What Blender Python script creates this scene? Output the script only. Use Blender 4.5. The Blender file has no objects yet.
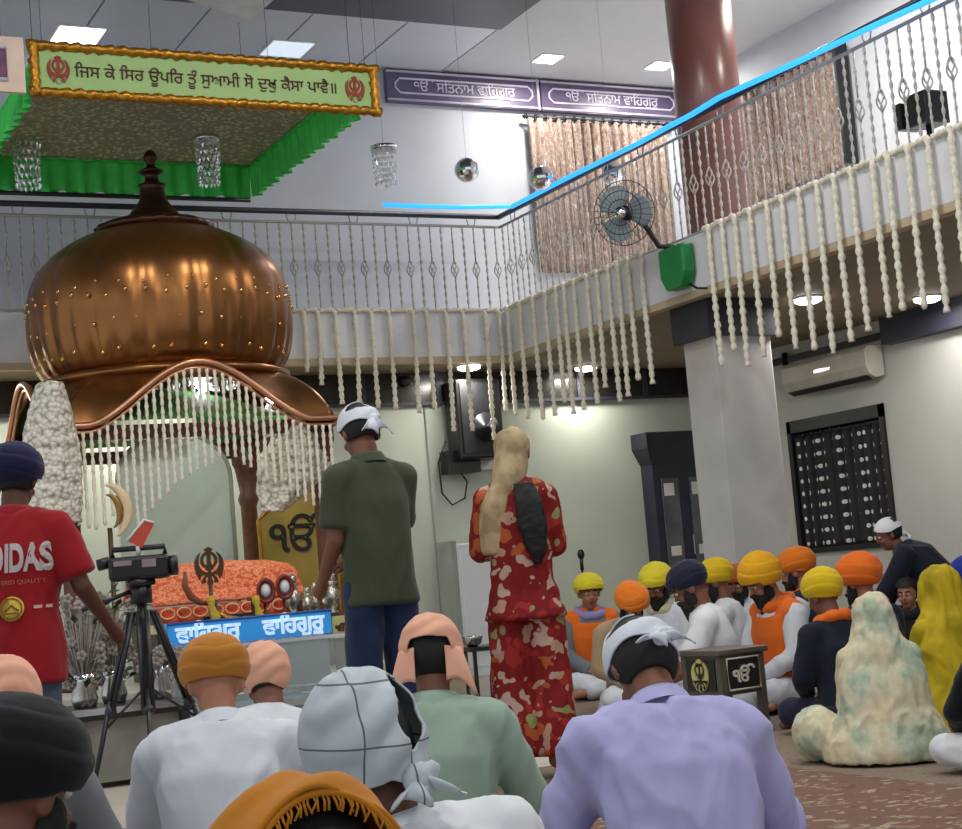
import bpy, bmesh, math, random
from math import sin, cos, pi, radians as R
from mathutils import Vector as V, Matrix as M, Euler, noise
random.seed(7)
SC = bpy.context.scene
COL = SC.collection

# ------------------------------------------------------------------ camera
FPX, PITCH, ROLL, YAW = 1620.0, 0.0996, -0.0841, 0.4715
EYE = V((0, 0, .95))
FW = V((sin(YAW)*cos(PITCH), cos(YAW)*cos(PITCH), sin(PITCH)))
RT0 = V((cos(YAW), -sin(YAW), 0)); UP0 = RT0.cross(FW)
RT = RT0*cos(ROLL) + UP0*sin(ROLL); UP = -RT0*sin(ROLL) + UP0*cos(ROLL)
def ray(x, y): return FW + RT*((x-481)/FPX) + UP*((414.5-y)/FPX)
def onz(x, y, z): d = ray(x, y); return EYE + d*((z-EYE.z)/d.z)
def onX(x, y, X): d = ray(x, y); return EYE + d*(X/d.x)
def onY(x, y, Y): d = ray(x, y); return EYE + d*(Y/d.y)
def deep(x, y, w): return EYE + ray(x, y)*w
cam = bpy.data.cameras.new('camera'); co = bpy.data.objects.new('camera', cam); COL.objects.link(co)
cam.sensor_fit = 'HORIZONTAL'; cam.sensor_width = 36; cam.lens = FPX/962*36
cam.clip_start = .05; cam.clip_end = 100
mw = M((RT, UP, -FW)).transposed().to_4x4(); mw.translation = EYE
co.matrix_world = mw; SC.camera = co

# ------------------------------------------------------------------ materials
def lin(h):
    h = h.lstrip('#'); c = [int(h[i:i+2], 16)/255 for i in (0, 2, 4)]
    return tuple((x/12.92 if x <= .04045 else ((x+.055)/1.055)**2.4) for x in c) + (1,)
class NT:
    def __init__(s, name):
        s.m = bpy.data.materials.new(name); s.m.use_nodes = True
        s.t = s.m.node_tree; s.b = s.t.nodes['Principled BSDF']
    def n(s, typ, **kw):
        nd = s.t.nodes.new(typ)
        for k, v in kw.items():
            if k in nd.inputs: nd.inputs[k].default_value = v
            else: setattr(nd, k, v)
        return nd
    def l(s, a, b): s.t.links.new(a, b)
def coords(nt, scale=(1, 1, 1), kind='Object'):
    tc = nt.n('ShaderNodeTexCoord'); mp = nt.n('ShaderNodeMapping'); mp.inputs['Scale'].default_value = scale
    nt.l(tc.outputs[kind], mp.inputs['Vector']); return mp.outputs['Vector']
def mix(nt, fac, a, b):
    m = nt.n('ShaderNodeMix', data_type='RGBA')
    for sock, val in ((m.inputs[0], fac), (m.inputs[6], a), (m.inputs[7], b)):
        if hasattr(val, 'is_output'): nt.l(val, sock)
        else: sock.default_value = val
    return m.outputs[2]
def ramp(nt, fac, stops, interp='LINEAR'):
    r = nt.n('ShaderNodeValToRGB'); r.color_ramp.interpolation = interp
    e = r.color_ramp.elements
    while len(e) < len(stops): e.new(.5)
    for i, (p, c) in enumerate(stops): e[i].position = p; e[i].color = c if not isinstance(c, str) else lin(c)
    nt.l(fac, r.inputs[0]); return r.outputs[0]
def mat(name, col, rough=.6, metal=0, var=.1, scale=6, bump=0, bscale=80, emit=0, trans=0, alpha=1, sheen=0, spec=.5):
    nt = NT(name); c = lin(col)
    vec = coords(nt)
    if var:
        no = nt.n('ShaderNodeTexNoise', Scale=scale, Detail=4.0); nt.l(vec, no.inputs['Vector'])
        lo = tuple(x*(1-var) for x in c[:3])+(1,); hi = tuple(min(1, x*(1+var)) for x in c[:3])+(1,)
        nt.l(ramp(nt, no.outputs[0], [(.3, lo), (.7, hi)]), nt.b.inputs['Base Color'])
    else: nt.b.inputs['Base Color'].default_value = c
    nt.b.inputs['Roughness'].default_value = rough; nt.b.inputs['Metallic'].default_value = metal
    nt.b.inputs['Specular IOR Level'].default_value = spec
    if sheen: nt.b.inputs['Sheen Weight'].default_value = sheen
    if trans: nt.b.inputs['Transmission Weight'].default_value = trans
    if alpha < 1: nt.b.inputs['Alpha'].default_value = alpha
    if emit:
        nt.b.inputs['Emission Color'].default_value = c; nt.b.inputs['Emission Strength'].default_value = emit
    if bump:
        n2 = nt.n('ShaderNodeTexNoise', Scale=bscale, Detail=2.0); nt.l(vec, n2.inputs['Vector'])
        bp = nt.n('ShaderNodeBump', Strength=bump, Distance=.01); nt.l(n2.outputs[0], bp.inputs['Height'])
        nt.l(bp.outputs[0], nt.b.inputs['Normal'])
    return nt.m
def cloth(name, col, rough=.85, var=.06): return mat(name, col, rough, 0, var, 5, .07, 200, sheen=.1, spec=.25)
def dots(name, base, dot, nx, ny, r, rough=.8):
    nt = NT(name); uv = coords(nt, (nx, ny, 1), 'UV')
    fr = nt.n('ShaderNodeVectorMath', operation='FRACTION'); nt.l(uv, fr.inputs[0])
    sb = nt.n('ShaderNodeVectorMath', operation='DISTANCE'); nt.l(fr.outputs[0], sb.inputs[0]); sb.inputs[1].default_value = (.5, .5, 0)
    lt = nt.n('ShaderNodeMath', operation='LESS_THAN'); nt.l(sb.outputs['Value'], lt.inputs[0]); lt.inputs[1].default_value = r
    nt.l(mix(nt, lt.outputs[0], lin(base), lin(dot)), nt.b.inputs['Base Color']); nt.b.inputs['Roughness'].default_value = rough
    return nt.m
def patches(name, stops, scale=14, rough=.8, kind='voronoi', stretch=(1, 1, 1), dist=.35, detail=3.0, thr=.42):
    nt = NT(name); vec = coords(nt, stretch)
    if kind == 'voronoi':
        no = nt.n('ShaderNodeTexNoise', Scale=scale*.6, Detail=2.0); nt.l(vec, no.inputs['Vector'])
        wv = nt.n('ShaderNodeVectorMath', operation='MULTIPLY_ADD'); nt.l(no.outputs['Color'], wv.inputs[0])
        wv.inputs[1].default_value = (dist/scale*4,)*3; nt.l(vec, wv.inputs[2])
        vo = nt.n('ShaderNodeTexVoronoi', Scale=scale); nt.l(wv.outputs[0], vo.inputs['Vector'])
        sp = nt.n('ShaderNodeSeparateColor'); nt.l(vo.outputs['Color'], sp.inputs[0])
        inner = ramp(nt, sp.outputs[0], stops[1:], 'CONSTANT')
        md = nt.n('ShaderNodeMath', operation='LESS_THAN'); nt.l(vo.outputs['Distance'], md.inputs[0]); md.inputs[1].default_value = thr
        col = mix(nt, md.outputs[0], lin(stops[0]), inner)
    else:
        no = nt.n('ShaderNodeTexNoise', Scale=scale, Detail=detail); nt.l(vec, no.inputs['Vector'])
        col = ramp(nt, no.outputs[0], stops)
    nt.l(col, nt.b.inputs['Base Color']); nt.b.inputs['Roughness'].default_value = rough
    nt.b.inputs['Specular IOR Level'].default_value = .25
    return nt.m
def emis(name, col, s):
    nt = NT(name); nt.b.inputs['Base Color'].default_value = lin(col); nt.b.inputs['Emission Color'].default_value = lin(col)
    nt.b.inputs['Emission Strength'].default_value = s; return nt.m

# ------------------------------------------------------------------ mesh builder
class MB:
    def __init__(s): s.v = []; s.f = []; s.uv = {}
    def add(s, vs, fs, T=None):
        k = len(s.v)
        for p in vs: s.v.append(T @ V(p) if T else V(p))
        for f in fs: s.f.append([i+k for i in f])
        return s
    def box(s, lo, hi, T=None):
        x0, y0, z0 = lo; x1, y1, z1 = hi
        return s.add([(x0,y0,z0),(x1,y0,z0),(x1,y1,z0),(x0,y1,z0),(x0,y0,z1),(x1,y0,z1),(x1,y1,z1),(x0,y1,z1)],
                     [(3,2,1,0),(4,5,6,7),(0,1,5,4),(1,2,6,5),(2,3,7,6),(3,0,4,7)], T)
    def tube(s, pts, r, n=8, closed=False, caps=True):
        pts = [V(p) for p in pts]; m = len(pts); vs = []; fs = []; up = None
        for i, p in enumerate(pts):
            a = pts[(i-1) % m] if (closed or i > 0) else p; b = pts[(i+1) % m] if (closed or i < m-1) else p
            t = (b-a); t = t.normalized() if t.length > 1e-9 else V((0, 0, 1))
            if up is None: up = V((0, 0, 1)) if abs(t.z) < .9 else V((1, 0, 0))
            sd = t.cross(up)
            if sd.length < 1e-6: sd = t.cross(V((0, 1, 0)))
            sd.normalize(); up = sd.cross(t).normalized()
            rr = r(i/(m-1 if m > 1 else 1)) if callable(r) else (r[i] if isinstance(r, (list, tuple)) else r)
            for k in range(n):
                an = 2*pi*k/n; vs.append(p + (sd*cos(an)+up*sin(an))*rr)
        for i in range(m if closed else m-1):
            j = (i+1) % m
            for k in range(n): fs.append((i*n+k, i*n+(k+1) % n, j*n+(k+1) % n, j*n+k))
        if caps and not closed:
            fs.append(tuple(range(n))[::-1]); fs.append(tuple((m-1)*n+k for k in range(n)))
        return s.add(vs, fs)
    def lathe(s, prof, n=32, T=None, cap=True, mod=None):
        vs = []; fs = []; m = len(prof)
        for j, (r, z) in enumerate(prof):
            for k in range(n):
                a = 2*pi*k/n; rr = r*(mod(a, j/(m-1)) if mod else 1); vs.append((rr*cos(a), rr*sin(a), z))
        for j in range(m-1):
            for k in range(n): fs.append((j*n+k, j*n+(k+1) % n, (j+1)*n+(k+1) % n, (j+1)*n+k))
        if cap: fs.append(tuple(range(n))[::-1]); fs.append(tuple((m-1)*n+k for k in range(n)))
        return s.add(vs, fs, T)
    def prism(s, poly, vec):
        n = len(poly); vec = V(vec); vs = [V(p) for p in poly] + [V(p)+vec for p in poly]
        fs = [tuple(range(n))[::-1], tuple(range(n, 2*n))] + [(i, (i+1) % n, n+(i+1) % n, n+i) for i in range(n)]
        return s.add(vs, fs)
    def ell(s, c, r, T=None, nu=20, nv=12):
        c = V(c); vs = []; fs = []
        for j in range(nv+1):
            e = -pi/2+pi*j/nv
            for k in range(nu):
                a = 2*pi*k/nu; vs.append(V((c.x+r[0]*cos(e)*cos(a), c.y+r[1]*cos(e)*sin(a), c.z+r[2]*sin(e))))
        for j in range(nv):
            for k in range(nu): fs.append((j*nu+k, j*nu+(k+1) % nu, (j+1)*nu+(k+1) % nu, (j+1)*nu+k))
        return s.add(vs, fs, T)
    def grid(s, fn, nu, nv, uv=True):
        k = len(s.v); vs = []; fs = []
        for j in range(nv+1):
            for i in range(nu+1):
                s.uv[k+len(vs)] = (i/nu, j/nv); vs.append(fn(i/nu, j/nv))
        w = nu+1
        for j in range(nv):
            for i in range(nu): fs.append((j*w+i, j*w+i+1, (j+1)*w+i+1, (j+1)*w+i))
        return s.add(vs, fs)
    def mesh(s, name, m, smooth=True):
        me = bpy.data.meshes.new(name); me.from_pydata(s.v, [], s.f)
        bm = bmesh.new(); bm.from_mesh(me); bmesh.ops.remove_doubles(bm, verts=bm.verts, dist=1e-6) if not s.uv else None
        bmesh.ops.recalc_face_normals(bm, faces=bm.faces); bm.to_mesh(me); bm.free()
        if s.uv:
            ul = me.uv_layers.new(name='UVMap')
            for lp in me.loops: ul.data[lp.index].uv = s.uv.get(lp.vertex_index, (0, 0))
        if m: me.materials.append(m)
        for p in me.polygons: p.use_smooth = smooth
        return me
    def build(s, name, m, parent=None, smooth=True, solid=0, bevel=0):
        o = bpy.data.objects.new(name, s.mesh(name, m, smooth and not bevel)); COL.objects.link(o)
        if parent: o.parent = parent
        if solid:
            md = o.modifiers.new('s', 'SOLIDIFY'); md.thickness = solid; md.offset = 0
        if bevel:
            md = o.modifiers.new('b', 'BEVEL'); md.width = bevel; md.segments = 2; md.limit_method = 'ANGLE'
        return o
def tag(o, label, cat, group=None, kind=None):
    o['label'] = label; o['category'] = cat
    if group: o['group'] = group
    if kind: o['kind'] = kind
    return o
def struct(o): o['kind'] = 'structure'; return o
def empty(name, loc=(0, 0, 0), rz=0):
    o = bpy.data.objects.new(name, None); COL.objects.link(o); o.location = loc; o.rotation_euler = (0, 0, rz); o.empty_display_size = .1
    return o
def copy_tree(o, parent=None):
    c = o.copy(); COL.objects.link(c)
    if parent: c.parent = parent
    for ch in list(o.children): copy_tree(ch, c)
    return c
def text(name, s, size, m, parent, T, ext=.004, width=None, bold=0, spacing=1.0):
    c = bpy.data.curves.new(name, 'FONT'); c.body = s; c.size = size; c.extrude = ext; c.align_x = 'CENTER'; c.align_y = 'CENTER'
    c.offset = bold; c.resolution_u = 4; c.space_character = spacing
    o = bpy.data.objects.new('tmp', c); COL.objects.link(o)
    dg = bpy.context.evaluated_depsgraph_get(); dg.update()
    me = bpy.data.meshes.new_from_object(o.evaluated_get(dg)); bpy.data.objects.remove(o)
    xs = [v.co.x for v in me.vertices]; ys = [v.co.y for v in me.vertices]
    cx, cy = (min(xs)+max(xs))/2, (min(ys)+max(ys))/2; k = width/(max(xs)-min(xs)) if width else 1
    for v in me.vertices: v.co = T @ V(((v.co.x-cx)*k, (v.co.y-cy)*(k if width else 1), v.co.z))
    me.name = name; me.materials.clear(); me.materials.append(m)
    ob = bpy.data.objects.new(name, me); COL.objects.link(ob)
    if parent: ob.parent = parent
    return ob
def frame(o, xd, yd):   # text frame: x axis, y axis directions
    x = V(xd).normalized(); z = x.cross(V(yd)).normalized(); y = z.cross(x)
    t = M((x, y, z)).transposed().to_4x4(); t.translation = V(o); return t

# ------------------------------------------------------------------ palette
WALLUP = mat('pale_grey_blue_paint', '#c3c7cf', .7, var=.03, scale=2)
WALLLO = mat('pale_green_paint', '#bcc4b6', .65, var=.05, scale=1.5)
WALLRT = mat('grey_paint', '#b4b5b1', .7, var=.05, scale=1.5)
MARBLE = patches('white_marble', [(.3, '#cfd2d8'), (.5, '#dcdde0'), (.7, '#d3d5da')], 2.2, .35, 'noise')
SOFFIT = mat('brown_soffit', '#8b7b66', .7)
TRIM = mat('beige_trim', '#b9a88c', .6)
CEILL = mat('grey_ceiling', '#c9cacd', .8, var=.02)
CEILD = mat('dark_slate_ceiling', '#50545f', .45, var=.05, scale=1)
CEILM = mat('mid_grey_ceiling', '#d3d7de', .4, var=.05, scale=1)
DARKB = mat('dark_navy_paint', '#2a2b3a', .5)
BLACK = mat('black_plastic', '#121215', .4)
DKMET = mat('dark_metal', '#3a3a40', .4, .6)
WHITEP = mat('white_plastic', '#d9d9d6', .4, var=.03)
NETM = NT('white_flower_net'); _v = coords(NETM); _o = NETM.n('ShaderNodeTexVoronoi', Scale=30.0); NETM.l(_v, _o.inputs['Vector'])
NETM.l(ramp(NETM, _o.outputs['Distance'], [(.25, '#e6e1d4'), (.55, '#d8d2c2'), (.85, '#a39b88')]), NETM.b.inputs['Base Color']); NETM.b.inputs['Roughness'].default_value = .8
_b = NETM.n('ShaderNodeBump', Strength=.9, Distance=.02, invert=True); NETM.l(_o.outputs['Distance'], _b.inputs['Height']); NETM.l(_b.outputs[0], NETM.b.inputs['Normal']); NETM = NETM.m
FLOWER = mat('white_flower', '#e6dfcc', .8, var=.12, scale=60, bump=.6, bscale=90)
COPPER = mat('polished_copper', '#8d5f36', .3, .9, var=.18, scale=3)
COPPERD = mat('dark_bronze', '#4a2f22', .35, .8)
COPPERT = mat('pink_copper_trim', '#d39a78', .3, .9)
BROWN = mat('carved_brown_wood', '#5b3320', .45, var=.3, scale=20, bump=.5, bscale=30)
STEEL = mat('bright_steel', '#cfd2d4', .2, 1, var=.05)
CHROME = mat('mirror_chrome', '#e6e8ea', .06, 1, var=0)
GOLD = mat('gold_brocade', '#b07c26', .35, .75, var=.35, scale=30, bump=.5, bscale=60)
GOLDP = mat('gold_board', '#a98f45', .4, .5, var=.2, scale=3)
LAMP = emis('lamp_white', '#fffaf0', 9)
PANEL = emis('panel_light', '#f4f7ff', 3)
# ------------------------------------------------------------------ room shell
XF, XR, YF, YB, ZB, ZT, ZC = 7.23, 10.0, 13.55, 14.3, 3.0, 3.45, 6.05
CARPET = patches('brown_carpet', [(.3, '#6f6152'), (.5, '#85766a'), (.7, '#7a6b58')], 30, .95, 'noise')
FLOORM = patches('beige_stone', [(.3, '#b3ab9c'), (.5, '#bfb8aa'), (.7, '#b0a798')], 2, .4, 'noise')
struct(MB().box((-4, -3, -.2), (XR+.2, YB+.2, 0)).build('floor', FLOORM, smooth=False))
struct(MB().box((-4, YB, 0), (XR+.2, YB+.2, ZB)).build('wall_back', WALLLO, smooth=False))
struct(MB().box((-4, YB, ZB), (XR+.2, YB+.2, ZC)).build('wall_back_upper', WALLUP, smooth=False))
struct(MB().box((XR, -3, ZB), (XR+.2, YB, ZC)).build('wall_right_upper', WALLUP, smooth=False))
wy0, wy1, wz0, wz1 = 11.5, 12.93, .91, 2.22
w = MB(); w.box((XR, -3, 0), (XR+.2, wy0, ZB)); w.box((XR, wy1, 0), (XR+.2, YB, ZB)); w.box((XR, wy0, 0), (XR+.2, wy1, wz0)); w.box((XR, wy0, wz1), (XR+.2, wy1, ZB))
struct(w.build('wall_right', WALLRT, smooth=False))
struct(MB().box((7.15, -3, ZC), (XR+.2, YB+.2, ZC+.2)).build('ceiling', CEILL, smooth=False))
struct(MB().box((-4, -3, ZC-.02), (7.15, 12.95, ZC+.2)).build('ceiling_dark', CEILD, smooth=False))
c = MB()
for i in range(12):
    c.box((-3.9+i*.92, 12.97, ZC-.01), (-3.9+i*.92+.9, YB, ZC+.19))
struct(c.build('ceiling_strip', CEILM, smooth=False))
# balcony slabs, soffits and edge trims
struct(MB().box((-4, YF, ZB+.03), (XF, YB, ZT)).build('balcony_back', MARBLE, smooth=False))
struct(MB().box((XF, -3, ZB+.03), (XR, YB, ZT)).build('balcony_right', MARBLE, smooth=False))
struct(MB().box((-4, YF+.1, ZB-.02), (XF+.1, YB, ZB+.03)).box((XF+.1, -3, ZB-.02), (XR, YB, ZB+.03)).build('soffit', SOFFIT, smooth=False))
struct(MB().box((-4, YF, ZB-.03), (XF, YF+.1, ZB+.03)).build('trim_1', TRIM, smooth=False))
struct(MB().box((XF, -3, ZB-.03), (XF+.1, YF+.1, ZB+.03)).build('trim_2', TRIM, smooth=False))
DKGLASS = mat('dark_transom_glass', '#23221f', .25, var=.4, scale=2)
tr = struct(MB().box((-4, YB-.03, 2.68), (XR, YB, ZB-.02)).build('trim_3', DKGLASS, smooth=False))
b = MB()
for i in range(17): b.box((-3.6+i*.8, YB-.05, 2.68), (-3.55+i*.8, YB-.03, ZB-.02))
b.box((-4, YB-.06, 2.66), (XR, YB-.03, 2.69)).build('transom_bar', DARKB, tr, False)
struct(MB().box((XR-.05, -3, 2.8), (XR, YB, 2.86)).build('trim_4', BLACK, smooth=False))
# dark cross beam against the right wall
p0 = onX(883, 345, XR-.1); p1 = onX(990, 322, XR-.1)
struct(MB().box((XR-.12, p1.y-2, p0.z), (XR, p0.y, ZB-.02)).build('trim_5', DARKB, smooth=False))
# door cornice etc. are built below.  pillar + column
PIL = patches('worn_white_paint', [(.3, '#b9b9b8'), (.5, '#c4c3c2'), (.7, '#b8aeaa')], 1.8, .6, 'noise')
PX0, PX1, PY0, PY1 = 7.42, 7.97, 10.42, 10.85
pil = struct(MB().box((PX0, PY0, .012), (PX1, PY1, 2.7)).build('pillar', PIL, smooth=False, bevel=.01))
MB().box((PX0-.06, PY0-.03, 2.68), (PX1+.06, PY1+.06, ZB-.02)).build('pillar_capital', DARKB, pil, False)
MAROON = mat('maroon_gloss_paint', '#7a4a42', .3, var=.12, scale=2, spec=.7)
struct(MB().lathe([(.27, ZT), (.27, ZC)], 40, M.Translation((7.72, 10.6, 0))).build('column', MAROON))
# ------------------------------------------------------------------ carpets
tag(MB().box((-3.5, -2.5, 0), (9.9, 7.05, .012)).box((4.73, 7.05, 0), (9.9, 14.2, .012)).build('carpet', CARPET, smooth=False), 'plain brown carpet covering most of the hall floor under the seated people', 'carpet')
RUG = patches('red_patterned_wool', ['#74594c', (0, '#9a8974'), (.25, '#7c4f46'), (.45, '#a4937d'), (.65, '#6b4a42'), (.8, '#8d7862')], 14, .95, dist=1.2)
tag(MB().box((2.4, .3, .012), (4.3, 5.9, .024)).build('rug', RUG, smooth=False), 'red and beige patterned rug in the bottom right corner', 'rug')
# ------------------------------------------------------------------ railings
RAILM = mat('grey_iron', '#a3a19b', .5, .3)
BEAD = mat('beaded_iron', '#b3afa6', .55, .2, var=.3, scale=40)
def baluster_mesh(kind, h):
    b = MB()
    if kind == 'bead':
        n = 44; b.tube([(0, 0, h*i/n) for i in range(n+1)], [.006+.007*(i % 4 in (1, 2)) for i in range(n+1)], 6)
    else:
        b.tube([(0, 0, 0), (0, 0, h*.40)], .007, 6); b.tube([(0, 0, h*.6), (0, 0, h)], .007, 6)
        for q in range(4):
            b.tube([(.034*sin(pi*t/10)*cos(q*pi/2+t*.25), .034*sin(pi*t/10)*sin(q*pi/2+t*.25), h*(.40+.2*t/10)) for t in range(11)], .006, 5)
        for zz in (.2, .3, .7, .82): b.ell((0, 0, h*zz), (.012, .012, .02), None, 8, 6)
    return b.mesh('baluster', BEAD)
HR = .84
bm1, bm2 = baluster_mesh('bead', HR), baluster_mesh('basket', HR)
def railing(a, bb, label, nbal):
    a, bb = V(a), V(bb); rt = empty('balcony_railing', a); tag(rt, label, 'railing', None)
    d = bb-a
    MB().tube([(0, 0, HR), d+V((0, 0, HR))], .014, 8).build('rail', RAILM, rt)
    MB().tube([(0, 0, HR+.10), d+V((0, 0, HR+.10))], .026, 10).build('handrail', DKMET, rt)
    MB().tube([(0, 0, .03), d+V((0, 0, .03))], .012, 8).build('rail', RAILM, rt)
    for i in range(nbal):
        o = bpy.data.objects.new('baluster', bm2 if i % 2 else bm1); COL.objects.link(o); o.parent = rt; o.location = d*((i+.5)/nbal)
    for i in range(nbal//5):
        q = d*((i+.5)/(nbal//5)) + V((0, 0, HR)); sd = d.normalized()
        MB().tube([q-sd*.05+V((0, 0, .09)), q-sd*.035+V((0, 0, .02)), q+V((0, 0, 0)), q+sd*.035+V((0, 0, .02)), q+sd*.05+V((0, 0, .09))], .006, 6).build('bracket', RAILM, rt)
    return rt
railing((.6, YF+.04, ZT), (XF+.07, YF+.04, ZT), 'grey iron railing with beaded balusters on the back balcony behind the dome', 58)
railing((XF+.07, YF+.04, ZT), (XF+.07, 5.6, ZT), 'grey iron railing with beaded balusters along the right balcony', 72)
# blue LED strip lights along the hand rails
NEON = emis('blue_neon', '#2f9bff', 1.35)
pts = [(383, 206), (420, 207.5), (455, 208.5), (513, 207.5)]
tag(MB().tube([onY(x, y-1, YF) + V((0, -.01, 0)) for x, y in pts], .022, 8).build('neon_strip_light', NEON), 'short glowing blue strip light on the back balcony rail', 'strip light')
pts = [(513, 207.5), (541, 193), (570, 178), (605, 161), (640, 144), (667, 129), (692, 116), (720, 98.7), (790, 67), (860, 34), (934, 0), (985, -24)]
tag(MB().tube([onX(x, y-1, XF) + V((-.01, 0, 0)) for x, y in pts], .022, 8).build('neon_strip_light', NEON), 'long glowing blue strip light climbing along the right balcony rail', 'strip light')

# ------------------------------------------------------------------ flower garlands over the balcony edge
def bead_r(base, i): return base*(1+.28*sin(i*2.1)+.12*sin(i*5.3))
def garland(path, r, step=.022, n=7):
    pts = []
    for a, b2 in zip(path[:-1], path[1:]):
        a, b2 = V(a), V(b2); k = max(1, int((b2-a).length/step)); pts += [a.lerp(b2, i/k) for i in range(k)]
    pts.append(V(path[-1]))
    return MB().tube(pts, [bead_r(r, i) for i in range(len(pts))], n)
back = [(303, 306, 304, 372), (317, 305, 325, 385), (334, 305, 343, 404), (353.6, 305, 360, 402), (370, 305, 378, 408), (388, 306, 398, 410), (412, 306, 420, 413), (426, 306, 436, 410), (445, 306, 458, 431), (462, 306, 474, 431), (484, 306, 494, 440), (498, 306, 507, 412)]
px = 290
for x0, y0, x1, y1 in back:
    a = onY(x0, y0, YF-.035); e = onY(x1, y1, YF-.035); l = onY(px+2, 306, YF-.03)
    e.x = a.x + .02*random.uniform(-1, 1)
    g = garland([(l.x, YF-.02, ZT+.012), (a.x-.02, YF-.03, ZT+.02), (a.x, YF-.04, ZT-.01), (a.x, YF-.045, 3.2), (e.x, YF-.045, e.z)], .021)
    tag(g.build('flower_garland', FLOWER), 'white flower garland hanging over the edge of the back balcony', 'garland', 'garlands on the back balcony'); px = x0
right = [(508, 312, 520, 414), (520, 307, 531, 418), (533, 300, 543, 420), (545, 294, 554, 416), (556, 290, 563, 404), (564, 287, 574, 414), (574, 283, 586, 410), (587, 278, 599, 404), (597, 274, 608, 387), (608, 270, 620, 402), (618, 266, 634, 395), (628, 262, 644, 379), (641, 257, 657, 383),
 (708.6, 229, 720, 367), (722, 224, 731, 352), (735, 219, 746, 367), (750, 213, 764, 357), (767, 206, 780, 337), (782, 200, 795, 349), (799, 193, 816, 350), (817, 186, 832, 354), (834, 179, 851, 342), (851, 172, 866, 332), (872.6, 163, 888, 318), (887.6, 157, 903, 311), (907.7, 149, 923, 310), (928, 140, 946, 313), (951, 131, 966, 300), (975, 121, 992, 300)]
ends = []
for i, (x0, y0, x1, y1) in enumerate(right):
    a = onX(x0, y0, XF-.035); e = onX(x1, y1, XF-.035)
    far = onX(right[i-1][0], right[i-1][1], XF-.03).y if i and i != 13 else a.y+.12
    y2 = a.y + .015*random.uniform(-1, 1)
    g = garland([(XF-.02, min(far, a.y+.4)-.03, ZT+.012), (XF-.03, a.y+.02, ZT+.02), (XF-.04, a.y, ZT-.01), (XF-.045, a.y, 3.2), (XF-.045, y2, min(e.z, 2.75))], .021)
    lab = ('white flower garland on the right balcony between the corner and green fan base', 'garlands beyond the wall fan') if i < 13 else ('white flower garland on the right balcony at the pillar or right of it', 'garlands by the pillar')
    tag(g.build('flower_garland', FLOWER), lab[0], 'garland', lab[1])

# ------------------------------------------------------------------ lights in ceilings
def downlight(p, r, name, label, watt, group=None, sq=False, mm=LAMP):
    t = empty(name, p); tag(t, label, 'ceiling light', group)
    if sq:
        MB().box((-r-.02, -r-.02, -.012), (r+.02, r+.02, 0)).build('rim', WHITEP, t, False)
        MB().box((-r, -r, -.018), (r, r, -.012)).build('diffuser', mm, t, False)
    else:
        MB().lathe([(r+.02, 0), (r+.02, -.01), (r, -.015)], 24).build('rim', WHITEP, t)
        MB().lathe([(r, -.012), (r, -.035), (r*.7, -.05), (.001, -.055)], 24).build('diffuser', mm, t)
    if watt:
        ld = bpy.data.lights.new('lamp', 'AREA'); ld.shape = 'DISK'; ld.size = r*2; ld.energy = watt; ld.color = (1, .95, .87)
        lo = bpy.data.objects.new('lamp', ld); COL.objects.link(lo); lo.parent = t; lo.location = (0, 0, -.075)
for (x, y), lab in (((455, 373), 'round downlight under the back balcony'), ((586, 369), 'round downlight under the right balcony beyond the pillar'), ((808, 301), 'round downlight under the right balcony just right of the pillar'), ((945, 300), 'round downlight under the right balcony at the right edge')):
    q = onz(x, y, ZB-.05); q.z = ZB-.02; q.y = min(q.y, 13.8) if x < 500 else q.y; q.x = min(q.x, XR-.45); downlight(q, .11, 'downlight', lab, (26 if x > 700 else 13) if x < 900 else 13)
for x, lab in ((3.9, 'round downlight under the back balcony hidden behind the dome'), (1.9, 'round downlight under the back balcony at the far left')):
    downlight(V((x, 13.9, ZB-.02)), .11, 'downlight', lab, 30)  # unseen lamps added to brighten the lower back wall
for (x, y), lab in (((548, 58), 'square recessed light in the grey ceiling left of the maroon column'), ((660, 65), 'square recessed light in the grey ceiling touching the maroon column')):
    downlight(onz(x, y, ZC), .11, 'downlight', lab, 30, sq=True)
for (x, y), lab, mm in (((78, 34), 'bright square panel light above the left end of the banner', PANEL), ((287, 48), 'dim square panel light above the right part of the banner', emis('panel_dim', '#c9d3e0', .9))):
    q = onz(x, y, ZC-.01); downlight(q, .2, 'panel_light', lab, 0, sq=True, mm=mm)
for i, (x, y) in enumerate([(8.7, 10.6), (8.7, 8.0)]): downlight(V((x, y, ZC)), .11, 'downlight', ('square light added out of view in the balcony ceiling to brighten the right curtain', 'square light added out of view in the balcony ceiling above the small black speaker')[i], 60, sq=True)  # extra lamps out of view, added to brighten the upper right balcony
# unseen lamps added to light the hall, further down the same ceiling
for i, (x, y) in enumerate([(1.0, 8.0), (4.6, 8.0), (1.0, 4.8), (4.6, 4.8), (1.2, 1.6), (4.8, 1.6)]):
    t = empty('panel_light', (x, y, ZC-.02)); tag(t, 'unseen square panel light added to the hall ceiling above the seated crowd', 'ceiling light', 'added hall panel lights overhead')
    MB().box((-.32, -.32, -.014), (.32, .32, 0)).build('rim', WHITEP, t, False); MB().box((-.3, -.3, -.02), (.3, .3, -.014)).build('diffuser', PANEL, t, False)
    ld = bpy.data.lights.new('lamp', 'AREA'); ld.shape = 'SQUARE'; ld.size = .6; ld.energy = 60; ld.color = (1, .97, .93)
    lo = bpy.data.objects.new('lamp', ld); COL.objects.link(lo); lo.parent = t; lo.location = (0, 0, -.05)
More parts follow.
